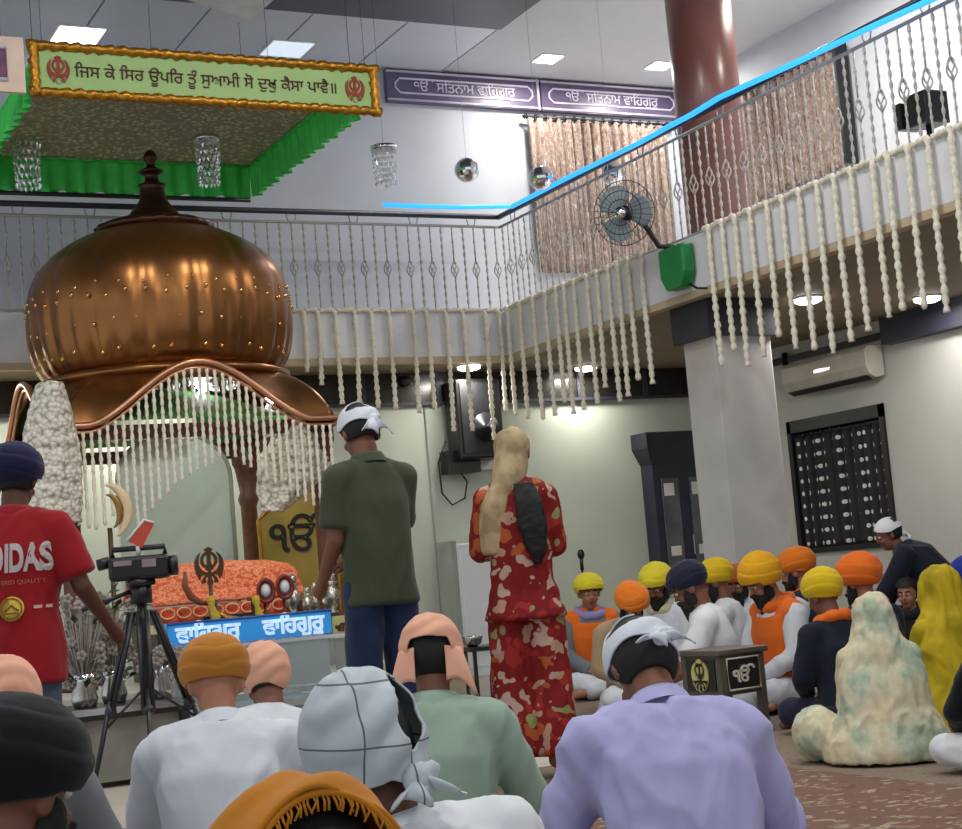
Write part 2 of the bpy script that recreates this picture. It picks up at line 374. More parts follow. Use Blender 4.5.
# pale suspended box in the dark ceiling
q = [onz(250, 21, ZC-.3), onz(278, -4, ZC-.3), onz(240, -30, ZC-.3), onz(178, -3, ZC-.3)]
tag(MB().prism(q, (0, 0, .28)).build('ceiling_box', mat('white_box', '#eeeeec', .7), smooth=False), 'pale grey suspended box hanging below the dark ceiling at the top edge', 'ceiling box')

# ------------------------------------------------------------------ purple wall signs, banner, canopy
PURP = mat('dull_purple_vinyl', '#5d5070', .35, var=.12, scale=3); PURPW = mat('pale_lilac_paint', '#d6cfe0', .5)
def wall_sign(x0, x1, z0, z1, label, txt=True):
    t = empty('wall_sign', ((x0+x1)/2, YB-.05, (z0+z1)/2)); tag(t, label, 'sign', None); w, h = (x1-x0)/2, (z1-z0)/2
    MB().box((-w, -.02, -h), (w, .05, h)).build('sign_board', PURP, t, False)
    fr = MB(); k = .09; c0 = .05
    P = [(-w+k+c0, -h+k), (w-k-c0, -h+k), (w-k, -h+k+c0), (w-k, h-k-c0), (w-k-c0, h-k), (-w+k+c0, h-k), (-w+k, h-k-c0), (-w+k, -h+k+c0)]
    fr.tube([(x, -.025, z) for x, z in P], .01, 6, True)
    for z in (-h+.02, h-.02): fr.tube([(-w, -.025, z), (w, -.025, z)], .012, 6)
    fr.tube([(w-.02, -.025, -h), (w-.02, -.025, h)], .014, 6); fr.build('border', PURPW, t)
    if txt: text('lettering', "ੴ ਸਿਤਨਾਮ ਵਾਿਹਗੁਰੂ", .2, PURPW, t, frame((0, -.025, 0), (1, 0, 0), (0, 0, 1)), .004, w*1.32)
wall_sign(6.52, 8.25, 5.70, 6.03, 'purple sign with pale lettering right next to the green banner')
wall_sign(8.27, 10.0, 5.70, 6.03, 'purple sign with pale lettering next to the maroon column')
CREAM = mat('cream_pink_board', '#d8bfae', .6); MAUVE = mat('mauve_pattern', '#6d3f5a', .5, var=.3, scale=12)
q = onY(25, 40, YF-.6); t = empty('hanging_sign', (0, 10.7, 4.8)); tag(t, 'cream bordered mauve sign at the left edge beside the banner', 'sign')
q2 = onY(24, 66, 10.7); t.location = (q2.x-.55, 10.7, q2.z)
MB().box((-.55, -.02, -.19), (.55, .02, .19)).build('sign_board', CREAM, t, False); MB().box((-.43, -.028, -.11), (.43, -.018, .11)).build('panel', MAUVE, t, False)
MB().tube([(-.43, -.03, -.11), (.43, -.03, -.11), (.43, -.03, .11), (-.43, -.03, .11)], .012, 6, True).build('border', PURPW, t)
MB().tube([(-.4, 0, .19), (-.4, 0, ZC-.04-q2.z)], .006, 6).tube([(.4, 0, .19), (.4, 0, ZC-.04-q2.z)], .006, 6).build('hanger', DKMET, t)
# banner
BGRN = mat('pale_green_satin', '#9dbd78', .6, var=.06, scale=4); INK = mat('dark_maroon_ink', '#4a1a12', .7)
bl, br = onY(28, 68, 10.78), onY(379, 92, 10.78); bc = (bl+br)/2; bw = (br.x-bl.x)/2; bh = .19
t = empty('scripture_banner', (bc.x, 10.78, bc.z)); tag(t, 'long green banner with dark lettering and a gold brocade border', 'banner')
MB().box((-bw+.06, -.01, -bh+.05), (bw-.06, .01, bh-.05)).build('panel', BGRN, t, False)
fr = MB()
for z in (-bh+.03, bh-.025):
    n = 90; fr.tube([(-bw+2*bw*i/n, -.012, z+.006*sin(i*1.7)) for i in range(n+1)], [.034+.007*sin(i*2.3) for i in range(n+1)], 8)
for x in (-bw+.04, bw-.04):
    n = 14; fr.tube([(x+.005*sin(i*2), -.012, -bh+2*bh*i/n) for i in range(n+1)], [.036+.006*sin(i*2.3) for i in range(n+1)], 8)
fr.build('border', GOLD, t)
text('lettering', "ਿਜਸ ਕੇ ਿਸਰ ਊਪਿਰ ਤੂੰ ਸੁਆਮੀ ਸੋ ਦੁਖੁ ਕੈਸਾ ਪਾਵੈ॥", .17, INK, t, frame((-.02, -.014, -.005), (1, 0, 0), (0, 0, 1)), .004, bw*2-.66)
RED = mat('brick_red_paint', '#8c3018', .6)
for sx in (-1, 1): text('khanda_emblem', "☬", .22, RED, t, frame((sx*(bw-.2), -.014, 0), (1, 0, 0), (0, 0, 1)), .004, .155, .002)
for x in (-bw+.1, -bw/3, bw/3, bw-.1): MB().tube([(x, 0, bh-.03), (x, 0, ZC-.04-bc.z)], .002, 5).build('hanger', DKMET, t)
# canopy
CZ = 4.7; cx0, cx1, cy0, cy1 = onz(8, 158, CZ).x-.28, onz(249, 166, CZ).x, 10.85, 13.25
GRN = mat('bright_green_satin', '#45d65a', .5, var=.15, scale=6); MESHC = patches('beige_lattice_cloth', ['#98967c', (0, '#c6bda2'), (.4, '#b3ac92'), (.7, '#d0c8ac')], 22, .8, dist=.2)
t = empty('ceremonial_canopy', ((cx0+cx1)/2, (cy0+cy1)/2, CZ)); tag(t, 'wide cloth canopy with a bright green frilled valance over the dome', 'canopy')
ox, oy = (cx0+cx1)/2, (cy0+cy1)/2; hx, hy = (cx1-cx0)/2, (cy1-cy0)/2
def cv(u, v): return V(((u-.5)*2*hx, (v-.5)*2*hy, .16*sin(pi*u)*sin(pi*v)))
MB().grid(cv, 60, 30).build('canopy_cloth', MESHC, t, solid=.01)
def valance(a, b, out, name='valance'):
    a, b, out = V(a), V(b), V(out)
    L = (b-a).length
    def f(u, v):
        s = u*L; p = a.lerp(b, u)
        return p + out*(.03*v+ (.012+.018*v)*sin(s*42)+.01*v*sin(s*17+1)) + V((0, 0, -.27*v - .018*v*abs(sin(s*9))))
    MB().grid(f, int(L*70), 8).build(name, GRN, t, solid=.006)
    MB().tube([a, b], .016, 6).build('hem_cord', GRN, t)
valance((-hx, hy, 0), (hx, hy, 0), (0, 1, 0)); valance((hx, -hy, 0), (hx, hy, 0), (1, 0, 0)); valance((-hx, -hy, 0), (-hx, hy, 0), (-1, 0, 0))
for sx in (-1, 1):
    for sy in (-1, 1): MB().tube([(sx*hx, sy*hy, 0), (sx*hx, sy*hy, ZC-.04-CZ)], .0025, 5).build('hanger', DKMET, t)
for sx in (0,): MB().tube([(-hx-.6, hy+.03, -.3), (hx, hy+.03, -.3)], .02, 8).build('rod', BLACK, t)

# crystal lamps + mirror balls
GLASS = mat('cut_crystal', '#e9eef4', .08, .55, var=.1, spec=.9)
def crystal(p, w, h, label, ztop):
    t = empty('crystal_lamp', p); tag(t, label, 'crystal lamp', 'hanging crystal lamps' if 0 else None)
    MB().tube([(0, 0, h/2), (0, 0, ztop-p.z)], .002, 5).build('cord', STEEL, t)
    MB().lathe([(w*.3, h/2), (w/2, h/2-.01), (w/2, h/2-.05), (w*.47, h/2-.05)], 20).build('rim', STEEL, t)
    k = 0
    for row in range(6):
        cr = MB(); zz = h/2-.07-(h-.07)*row/6; hh = (h-.07)/6*.92
        for i in range(14):
            a = 2*pi*(i+.5*(row % 2))/14; r0 = w*.45*(1-.03*row)
            T = M.Translation((r0*cos(a), r0*sin(a), zz)) @ M.Rotation(a+random.uniform(-.4, .4), 4, 'Z')
            cr.add([(0, 0, 0), (.006, -.018, -hh*.4), (.012, 0, -hh*.4), (.006, .018, -hh*.4), (-.008, 0, -hh*.4), (0, 0, -hh)], [(0, 1, 2), (0, 2, 3), (0, 3, 4), (0, 4, 1), (5, 2, 1), (5, 3, 2), (5, 4, 3), (5, 1, 4)], T)
        cr.build('crystal_tier', GLASS, t, False)
crystal(deep(27, 162, 13.0), .24, .46, 'leftmost cylindrical crystal lamp hanging under the canopy', CZ+.1)
crystal(deep(208, 161, 13.0), .21, .42, 'cylindrical crystal lamp hanging under the canopy right of the dome finial', CZ+.1)
crystal(deep(385, 166, 13.6), .22, .36, 'cylindrical crystal lamp hanging against the bare wall right of the canopy', ZC-.02)
for (x, y), lab in (((467, 170), 'mirror ball hanging clear of the curtain against the bare wall'), ((541, 178), 'mirror ball hanging just above the blue strip light'), ((613, 174), 'mirror ball hanging in front of the patterned curtain, nearest the maroon column')):
    p = deep(x, y, 14.2); t = empty('mirror_ball', p); tag(t, lab, 'mirror ball')
    b = MB(); b.ell((0, 0, 0), (.108, .108, .108), None, 26, 16); b.build('ball', CHROME, t, False)
    MB().tube([(0, 0, .1), (0, 0, ZC-.03-p.z)], .0016, 5).build('cord', STEEL, t)
# ------------------------------------------------------------------ upper curtains
VOILE = patches('brown_pink_voile', [(.35, '#75635c'), (.47, '#a9988d'), (.55, '#806a61'), (.68, '#c6b8ae')], 26, .85, 'noise', (1, 1, .45))
def curtain(fn, out, n_f, amp, label, name='curtain', m=VOILE, rod=None, nv=14):
    rt = empty(name, fn(.5, 0)); tag(rt, label, 'curtain'); off = fn(.5, 0)
    def f(u, v): return fn(u, v) - off + V(out)*(amp*sin(u*n_f*2*pi)+amp*.4*sin(u*n_f*4.6*pi+v))
    MB().grid(f, n_f*10, nv).build('curtain_cloth', m, rt, solid=.006)
    a, b = fn(-.03, 0)-off, fn(1.03, 0)-off
    MB().tube([a+V((0, 0, .015)), b+V((0, 0, .015))], .016, 8).build('curtain_rod', DKMET, rt)
    for i in range(n_f+1):
        q = a.lerp(b, (i+.3)/(n_f+.6)) + V((0, 0, .015)); s = V(out).cross(V((0, 0, 1)))
        MB().tube([q+V(out)*.03*cos(k*pi/4)+V((0, 0, .03*sin(k*pi/4))) for k in range(8)], .007, 5, True).build('eyelet', BLACK, rt)
    return rt
curtain(lambda u, v: V((8.06+1.7*u, YB-.1, 5.6-1.62*v)), (0, -1, 0), 15, .035, 'brown patterned curtain on the upper back wall beyond the balcony corner')
curtain(lambda u, v: V((XR-.12, 13.1-1.6*u, 5.55-1.1*v)), (-1, 0, 0), 13, .035, 'brown patterned curtain with a dark edge on the upper right wall')
tag(MB().box((XR-.2, 11.42, 4.45), (XR-.05, 11.46, 5.6)).build('curtain_edge', BLACK, smooth=False), 'thin black upright post closing the right curtain on the upper floor', 'post')
# ------------------------------------------------------------------ lower right window, curtain, AC, door
FRM = mat('black_window_frame', '#17171a', .4)
wn = MB()
for a, b2 in (((XR-.03, wy0-.0, wz0), (XR+.15, wy0+.06, wz1)), ((XR-.03, wy1-.06, wz0), (XR+.15, wy1, wz1)), ((XR-.03, wy0, wz1-.12), (XR+.15, wy1, wz1)), ((XR-.03, wy0, wz0), (XR+.15, wy1, wz0+.05)), ((XR+.05, (wy0+wy1)/2-.03, wz0), (XR+.12, (wy0+wy1)/2+.03, wz1))): wn.box(a, b2)
wo = struct(wn.build('window_1', FRM, smooth=False))
MB().box((XR+.09, wy0+.05, wz0+.05), (XR+.1, wy1-.05, wz1-.1)).build('pane', mat('night_glass', '#0c0d10', .1), wo, False)
DOTC = dots('black_dotted_cloth', '#1f1d22', '#d8d8d4', 13, 9, .17)
curtain(lambda u, v: V((XR+.02, wy1-.07-(wy1-wy0-.14)*u, wz1-.17-(wz1-wz0-.2)*v)), (-1, 0, 0), 9, .022, 'dark curtain with white dots hanging in the lower right window', m=DOTC)
a0, a1 = onX(781, 370, XR-.22), onX(866, 355, XR-.22)
t = empty('air_conditioner', (XR-.02, (a0.y+a1.y)/2, 2.6)); tag(t, 'white wall mounted split air conditioner above the dark window', 'air conditioner'); hw = (a0.y-a1.y)/2
prof = [(0, -.13), (-.1, -.15), (-.17, -.12), (-.21, -.04), (-.21, .11), (-.17, .15), (0, .15)]
MB().prism([(x, -hw, z) for x, z in prof], (0, 2*hw, 0)).build('casing', mat('aged_white_plastic', '#b9b5aa', .45), t, False, bevel=.01)
MB().prism([(-.115, -hw+.05, -.153), (-.18, -hw+.05, -.12), (-.178, -hw+.05, -.13), (-.115, -hw+.05, -.163)], (0, 2*hw-.1, 0)).build('louvre', BLACK, t, False)
MB().tube([(-.05, hw, .05), (-.05, hw+.12, .05), (-.03, hw+.14, .1), (-.03, hw+.14, .3)], .03, 8).build('pipe', BLACK, t)
MB().box((-.212, -.12, .0), (-.209, .12, .03)).build('badge', STEEL, t, False)
# door / cabinet on the back wall, left of the pillar
dx0, dx1 = 9.1, 9.86
dr = struct(MB().box((dx0, YB-.22, 0), (dx1, YB, 2.1)).build('door_1', DARKB, smooth=False))
MB().prism([(dx0-.09, YB-.3, 2.28), (dx0-.09, YB-.3, 2.12), (dx0-.04, YB-.25, 2.02), (dx0, YB-.22, 1.95), (dx1, YB-.22, 1.95), (dx1, YB-.3, 2.12), (dx1, YB-.3, 2.28)], (0, .3, 0)).build('cornice', DARKB, dr, False)
PAPER = mat('white_paper', '#dcdcd6', .7); GLS = mat('grey_glass', '#5d6468', .1, var=.2)
for x in (dx0+.09, dx0+.43):
    MB().box((x, YB-.235, .3), (x+.2, YB-.215, 1.8)).build('glass_panel', GLS, dr, False)
    for k, (z, hh) in enumerate(((1.62, .13), (1.0, .1), (.75, .16))): MB().box((x+.02+.02*k, YB-.24, z), (x+.14+.02*k, YB-.234, z+hh)).build('notice', PAPER, dr, False)
MB().box((dx0+.4, YB-.25, 1.0), (dx0+.415, YB-.22, 1.2)).build('door_handle', STEEL, dr, False)
# loudspeaker on the back wall, its cable, CCTV, junction boxes
q0, q1 = onY(450, 378, YB-.2), onY(497, 460, YB-.2)
t = empty('loudspeaker', ((q0.x+q1.x)/2, YB-.035, (q0.z+q1.z)/2)); tag(t, 'large black loudspeaker mounted high on the back wall behind the garlands', 'loudspeaker'); w2, h2 = .24, .4
MB().box((-w2, -.32, -h2), (w2, -.03, h2-.02)).build('cabinet', BLACK, t, False, bevel=.02)
MB().box((-w2+.03, -.335, -h2+.05), (w2-.03, -.31, h2-.06)).build('grille', mat('black_mesh', '#1c1d22', .6, var=.3, scale=90), t, False)
MB().lathe([(.03, 0), (.1, .01), (.14, .03)], 20, M.Translation((.02, -.345, -.1)) @ M.Rotation(pi/2, 4, 'X')).build('woofer', DKMET, t)
MB().box((-w2-.08, -.2, -h2-.12), (.02, 0, -h2+.1)).build('bracket', BLACK, t, False)
MB().tube([(-w2-.05, -.1, -h2+.2), (-w2-.12, -.04, -h2), (-w2-.1, -.03, -h2-.3), (-w2+.0, -.03, -h2-.42), (-w2+.14, -.03, -h2-.36), (-w2+.18, -.03, -h2-.2), (-w2+.1, -.03, -h2-.08)], .009, 6).build('cable', BLACK, t)
q = onY(405, 381, YB-.06); t = empty('security_camera', (q.x, YB, q.z)); tag(t, 'small dome security camera under the back balcony', 'camera')
MB().lathe([(.08, 0), (.08, -.03), (.06, -.04)], 20, M.Translation((0, 0, 0)) @ M.Rotation(-pi/2, 4, 'X') @ M.Scale(-1, 4, (0, 0, 1))).build('base', WHITEP, t)
MB().ell((0, -.06, 0), (.055, .05, .055)).build('dome', BLACK, t)
for (x, y), lab in (((488, 462), 'small white junction box beside the loudspeaker'),):
    q = onY(x, y, YB-.03); tag(MB().box((q.x-.14, YB-.08, q.z-.08), (q.x+.16, YB, q.z+.06)).build('junction_box', WHITEP, bevel=.008), lab, 'box')
for z0 in (430,):
    q = onY(432, 500, YB-.01); tag(MB().tube([(q.x, YB-.012, 0), (q.x, YB-.012, 2.66)], .008, 6).build('conduit', mat('grey_conduit', '#8c968c', .6)), 'thin grey conduit running up the back wall behind the standing man', 'pipe')
# wall fan with green base
GP = mat('green_plastic', '#167a3a', .35)
q = onX(676, 268, XF-.09); t = empty('wall_fan', (XF, q.y, q.z)); tag(t, 'wall fan with a green motor base and wire cage on the right balcony edge', 'fan')
MB().prism([(-.02, -.17, .17), (-.02, .17, .17), (-.02, .17, -.06), (-.02, .1, -.17), (-.02, -.1, -.17), (-.02, -.17, -.06)], (-.12, 0, 0)).build('motor_base', GP, t, False, bevel=.02)
hub = onX(624, 213, XF-.42); hl = hub-t.location
MB().tube([(-.08, .02, .17), (-.15, .12, .2), hl*.5+V((-.05, 0, .08)), hl+V((.1, -.03, -.02))], .022, 8).build('arm', BLACK, t)
MB().tube([(-.06, -.12, -.15), (-.05, -.2, -.2), (-.03, -.3, -.22)], .01, 6).build('cable', BLACK, t)
TF = M.Translation(hl) @ V((-1, -.75, -.15)).to_track_quat('Z', 'Y').to_matrix().to_4x4()
MB().lathe([(.055, -.16), (.06, -.02)], 18, TF).build('motor', DKMET, t); MB().lathe([(.05, .085), (.045, .1), (.001, .105)], 18, TF).build('hub_badge', CHROME, t)
cg = MB()
for k in range(28):
    a = 2*pi*k/28; cg.tube([TF @ V((r*cos(a), r*sin(a), z)) for r, z in ((.05, .09), (.17, .075), (.255, 0), (.17, -.07), (.06, -.08))], .0022, 4)
for r, z in ((.255, 0), (.17, .075), (.1, .085)): cg.tube([TF @ V((r*cos(2*pi*k/36), r*sin(2*pi*k/36), z)) for k in range(36)], .004, 5, True)
cg.build('cage', DKMET, t)
for k in range(3):
    a = 2*pi*k/3
    def bl_(u, v, a=a):
        r = .05+.18*u; w_ = (.05+.08*sin(pi*u))*(v-.5)*2; return TF @ V((r*cos(a)-w_*sin(a), r*sin(a)+w_*cos(a), .03*(v-.5)*2))
    MB().grid(bl_, 8, 6).build('blade', mat('pale_blade', '#8d9ba0', .4), t, solid=.003)
# black speaker on the right balcony
q = deep(927, 110, 9.3); t = empty('balcony_speaker', (max(q.x, XF+.35), q.y, ZT)); s_ = q.z-ZT; tag(t, 'small black speaker standing on the right balcony behind the railing', 'loudspeaker')
q = onX(927, 110, XF+.35); t.location = (XF+.35, q.y, ZT); s_ = q.z-ZT
MB().box((-.1, -.1, s_-.11), (.1, .1, s_+.11)).build('cabinet', BLACK, t, False, bevel=.01); MB().box((-.11, .13, s_-.1), (.05, .18, s_+.08)).build('side_panel', BLACK, t, False)
MB().tube([(0, 0, 0), (0, 0, s_-.1)], .02, 8).lathe([(.12, 0), (.1, .015)], 16).build('stand', DKMET, t); MB().box((-.03, .1, s_-.02), (0, .13, s_+.02)).build('bracket', DKMET, t, False)
# white upright cabinet + glass side table at the back
q = onY(457, 545, YB-.4); t = empty('white_cabinet', (q.x+.27, YB-.4, .012)); tag(t, 'tall white upright cabinet against the back wall behind the woman in red', 'cabinet')
MB().box((-.27, 0, 0), (.3, .38, q.z)).build('body', mat('cool_white_enamel', '#c4cdd2', .35, var=.02), t, False, bevel=.015); MB().box((-.25, -.015, .1), (.28, 0, q.z-.08)).build('front_panel', mat('white_panel', '#d8dee2', .3, var=.02), t, False)
MB().box((-.32, .02, 0), (-.27, .36, q.z+.03)).build('side_panel', mat('grey_side', '#8f978f', .5), t, False)
# ------------------------------------------------------------------ dais and domed shrine
DAISM = mat('dais_marble', '#b8b4a8', .4, var=.08, scale=3)
tag(MB().box((.2, 10.75, 0), (4.72, 13.5, .4)).build('dais', DAISM, smooth=False, bevel=.02), 'low pale marble platform under the copper domed shrine', 'platform')
SX, SY, SH = 3.46, 12.2, 1.0   # shrine centre, half width
sh = empty('domed_shrine', (SX, SY, .4)); tag(sh, 'carved shrine with a big polished copper dome and arched copper eaves', 'shrine'); o4 = .4
DCX = .04
ribn = 16
prof = [(.80, 2.64), (.90, 2.70), (.955, 2.80), (.99, 2.93), (1.01, 3.1), (1.012, 3.24), (.985, 3.38), (.93, 3.5), (.84, 3.61), (.72, 3.70), (.58, 3.775), (.42, 3.83), (.3, 3.86)]
def smooth_prof(P, k=4):
    out = []
    for i in range(len(P)-1):
        p0, p1, p2, p3 = P[max(i-1, 0)], P[i], P[i+1], P[min(i+2, len(P)-1)]
        for j in range(k):
            t = j/k; out.append(tuple(.5*((2*p1[a])+(-p0[a]+p2[a])*t+(2*p0[a]-5*p1[a]+4*p2[a]-p3[a])*t*t+(-p0[a]+3*p1[a]-3*p2[a]+p3[a])*t**3) for a in (0, 1)))
    return out + [P[-1]]
DT = M.Translation((DCX, 0, -o4))
def dmod(a, t):
    r = 1-.012*abs(cos(a*ribn/2))**14
    if t < .42: r += .02*abs(sin(a*ribn))*max(0, sin(pi*t/.42))       # embossed petals on the lower half
    return r
MB().lathe(smooth_prof(prof), 192, DT, mod=dmod).build('dome', COPPER, sh)
MB().lathe([(.86, 2.60), (.97, 2.62), (.97, 2.66), (.88, 2.69)], 64, DT).build('drum_ring', COPPER, sh)
dm = sh.children[-1]
st = MB()  # bright studs added to stand in for light spots reflected on the dome
for z, r, n, k in ((2.80, .955, 48, .018), (3.0, 1.0, 40, .014), (3.2, 1.014, 44, .016), (3.28, 1.006, 36, .012)):
    for i in range(n):
        a = 2*pi*i/n+z; st.ell((r*cos(a), r*sin(a), z+.02*sin(i*1.9)), (k, k, k*1.3), DT, 8, 6)
bm = bmesh.new(); bm.from_mesh(dm.data); vs = [bm.verts.new(v) for v in st.v]
for f_ in st.f:
    try: ff = bm.faces.new([vs[j] for j in f_ ]); ff.smooth = True; ff.material_index = 1
    except ValueError: pass
bmesh.ops.remove_doubles(bm, verts=bm.verts, dist=1e-6); bm.to_mesh(dm.data); bm.free(); dm.data.materials.append(mat('brass_glint_stud', '#d9a060', .12, 1, var=0))
MB().lathe([(.36, 3.80), (.44, 3.83), (.45, 3.87), (.38, 3.90), (.2, 3.93)], 64, DT, mod=lambda a, t: 1+.05*abs(sin(a*10))).build('lotus_collar', COPPERD, sh)
MB().lathe(smooth_prof([(.24, 3.90), (.2, 3.97), (.13, 4.06), (.1, 4.12), (.095, 4.2), (.11, 4.215), (.06, 4.24), (.055, 4.29), (.09, 4.31), (.095, 4.33), (.04, 4.36), (.035, 4.39), (.055, 4.43), (.045, 4.47), (.012, 4.5)], 3), 28, DT).build('finial', COPPERD, sh)
# curved eaves: square arched edge lofted to the drum
def arch_z(u):
    a = abs(u); return 2.215 + .44*(0.5+.5*cos(pi*min(1, a/.80)))**.85 if a < .8 else 2.215
def edge(t, off=0):
    t = t % 4; s = int(t); u = (t-s)*2-1; h = SH+off; z = arch_z(u)
    return [V((u*h, -h, z)), V((h, u*h, z)), V((-u*h, h, z)), V((-h, -u*h, z))][s]
def eave(uu, v):
    t = uu*4; e = edge(t, .02); u = (t % 1)*2-1; a = math.atan2(e.y, e.x)
    top = V((DCX+.88*cos(a), .88*sin(a), 2.645))
    p = e.lerp(top, v); bul = sin(pi*v)
    p.z += -.10*bul*(1-abs(u)) + .05*bul*abs(u)**2
    k = 1+.05*bul; return V((p.x*k, p.y*k, p.z-o4))
MB().grid(eave, 256, 12).build('eaves', COPPER, sh, solid=.02)
MB().tube([edge(i/64, .05)+V((0, 0, -o4)) for i in range(256)], .022, 8, True).tube([edge(i/64, .03)+V((0, 0, -o4-.045)) for i in range(256)], .014, 6, True).build('cornice', COPPERT, sh)
# columns, back rails and inner ceiling
for sx, sy in ((-1, -1), (1, -1), (1, 1), (-1, 1)):
    pr_ = [(.12, 0), (.12, .1), (.085, .13), (.075, .3), (.1, .34), (.07, .4), (.068, 1.3), (.09, 1.36), (.068, 1.42), (.1, 1.62), (.12, 1.66), (.12, 1.86)]
    MB().lathe(pr_, 20, M.Translation((sx*.94, sy*.86, 0)), mod=lambda a, t: 1+.04*cos(a*8)).build('column', BROWN, sh)
for a, b2 in (((-.98, -.98), (.98, -.94)), ((-.98, .94), (.98, .98)), ((-.98, -.98), (-.94, .98)), ((.94, -.98), (.98, .98))):
    MB().box((a[0], a[1], 1.72), (b2[0], b2[1], 1.82)).build('beam', BROWN, sh, False)
GRL = mat('green_lining', '#3f8a3c', .6, var=.2, scale=8)
MB().grid(lambda u, v: V(((u-.5)*1.9, (v-.5)*1.9, 1.86+.32*sin(pi*u)*sin(pi*v))), 24, 24).build('ceiling_lining', GRL, sh, solid=.01)
# arched pale panel behind the throne
q0, q1 = onY(122, 560, 12.75), onY(236, 560, 12.75); w_ = (q1.x-q0.x)/2; zt = onY(180, 432, 12.75).z
t = empty('backdrop_panel', ((q0.x+q1.x)/2, 12.75, .4)); tag(t, 'tall pale grey arched panel standing inside the shrine', 'panel')
pts = [(-w_, 0, 0), (w_, 0, 0)] + [(w_*cos(a), 0, zt-.4-.38+.38*sin(a)) for a in [pi*i/20 for i in range(21)]]
MB().prism(pts, (0, .06, 0)).build('panel', mat('dull_grey_panel', '#b9bfb8', .45, var=.06, scale=2), t, False)
MB().tube([(x, -.005, z) for x, y, z in pts[1:]], .018, 6).build('border', mat('panel_border', '#8b8f84', .5), t)
# lamps inside the arch
for (x, y), r, lab in (((203, 385), .05, 'bright star shaped white lamp hanging at the top of the shrine arch'), ((270, 400), .035, 'small bright white lamp hanging at the right inside the shrine arch')):
    p = onY(x, y, 11.75); t = empty('shrine_lamp', p); tag(t, lab, 'lamp')
    b = MB()
    for k in range(9): b.tube([(0, 0, 0), (2.0*r*cos(k*2*pi/9), 2.0*r*sin(k*2.1), 2.0*r*sin(k*2*pi/9))], lambda s: r*.42*(1-s)+.002, 6)
    b.ell((0, 0, 0), (r, r, r)); ld = bpy.data.lights.new('glow', 'POINT'); ld.energy = 14; ld.shadow_soft_size = r; lo = bpy.data.objects.new('glow', ld); COL.objects.link(lo); lo.parent = t; lo.location = (0, -.02, -r*2.6); b.build('bulb', emis('cool_bulb', '#f6f8ff', 14), t); MB().tube([(0, 0, r), (0, 0, 2.42-p.z)], .005, 5).build('cord', STEEL, t)
    if r > .04:
        cr = MB()
        for k in range(16):
            a = 2*pi*k/16; cr.tube([(.05*cos(a), .05*sin(a), .16), (.22*cos(a), .22*sin(a), .10), (.24*cos(a), .24*sin(a), .02)], .006, 5)
            cr.ell((.24*cos(a), .24*sin(a), -.01), (.016, .016, .03), None, 8, 6)
        cr.build('crystal_arms', GLASS, t)
p = onY(170, 427, 12.6); t = empty('gold_lamp', p); tag(t, 'small warm gold lamp box against the top of the pale panel', 'lamp')
MB().box((-.11, -.05, -.06), (.11, .12, .06)).build('housing', GOLD, t, False, bevel=.01)
for x in (-.06, .05): MB().ell((x, -.05, 0), (.035, .02, .03)).build('bulb', emis('warm_bulb', '#ffe2a0', 8), t)
# scalloped white flower awning inside
def awn(u, v):
    a = pi*u; return V((.34*cos(a)*-1, -.2*sin(a)*1.0*(1-v*.1), .16*(1-v)-.02+.02*abs(sin(u*22))*v + .14*sin(a)*(1-v)))
p = onY(150, 440, 12.5); t = MB().grid(awn, 44, 10).build('flower_awning', FLOWER, solid=.03); t.location = p
tag(t, 'white flower awning over the pale panel inside the shrine arch', 'flower decoration')

# garland strings hanging from the front arch
n = 35
for i in range(n):
    u = -0.97+1.94*(i+.5)/n; e = edge(.5+u/2, .03); top = V((SX+e.x, SY+e.y-.005, e.z-.05))
    if u < -.55: L = .62+.06*random.random()
    elif u < .15: L = .74 - .36*((u+.55)/.7) + .04*random.random()+ (arch_z(u)-2.2)*.5
    elif u < .55: L = .58+.03*random.random()
    else: L = .52+.10*(u-.55)/.45+.03*random.random()
    g = garland([top, top+V((0, .004, -L*.5)), top+V((.005*random.uniform(-1, 1), 0, -L))], .0125, .02, 6)
    tag(g.build('garland_string', FLOWER), 'thin white flower string in the curtain hanging from the front shrine arch', 'garland', 'flower strings on the front arch')
# dense flower nets at both sides
def flower_net(fn, nu, nv, name, label, amp=.02):
    def f(u, v):
        p = fn(u, v); k = 1+.0*u
        return p + V((noise.noise(p*26), noise.noise(p*26+V((9, 3, 1))), .5*noise.noise(p*30)))*amp + V((0, -abs(sin(v*26))*.018, 0))
    o = MB().grid(f, nu, nv).build(name, NETM, solid=.025); return tag(o, label, 'flower decoration')
E_ = lambda x, y, Y: onY(x, y, Y)
def lnet(u, v):
    xl = 40-26*min(1, v*1.2)**.6*(1 if v < .5 else 1); xr = 62+18*v+ 8*sin(pi*v)
    y = 384+138*v; p = E_(xl+(xr-xl)*u, y, 11.13+.0*u); p.y += -.12*sin(pi*u); return p
flower_net(lnet, 30, 70, 'flower_net', 'dense white flower net draped over the left corner of the shrine', .010)
def rnet(u, v):
    c = 290+10*v-22*v*v; hw_ = (6+30*min(1, v*2.2)) if v < .6 else (36-26*(v-.6)/.4)
    if v < .05: hw_ = 8
    p = E_(c+4+hw_*(2*u-1)-14*max(0, v-.6)*2, 414+98*v, 11.31); p.y += -.1*sin(pi*u); return p
flower_net(rnet, 30, 60, 'flower_net', 'dense white flower net bunched at the right side inside the shrine', .010)

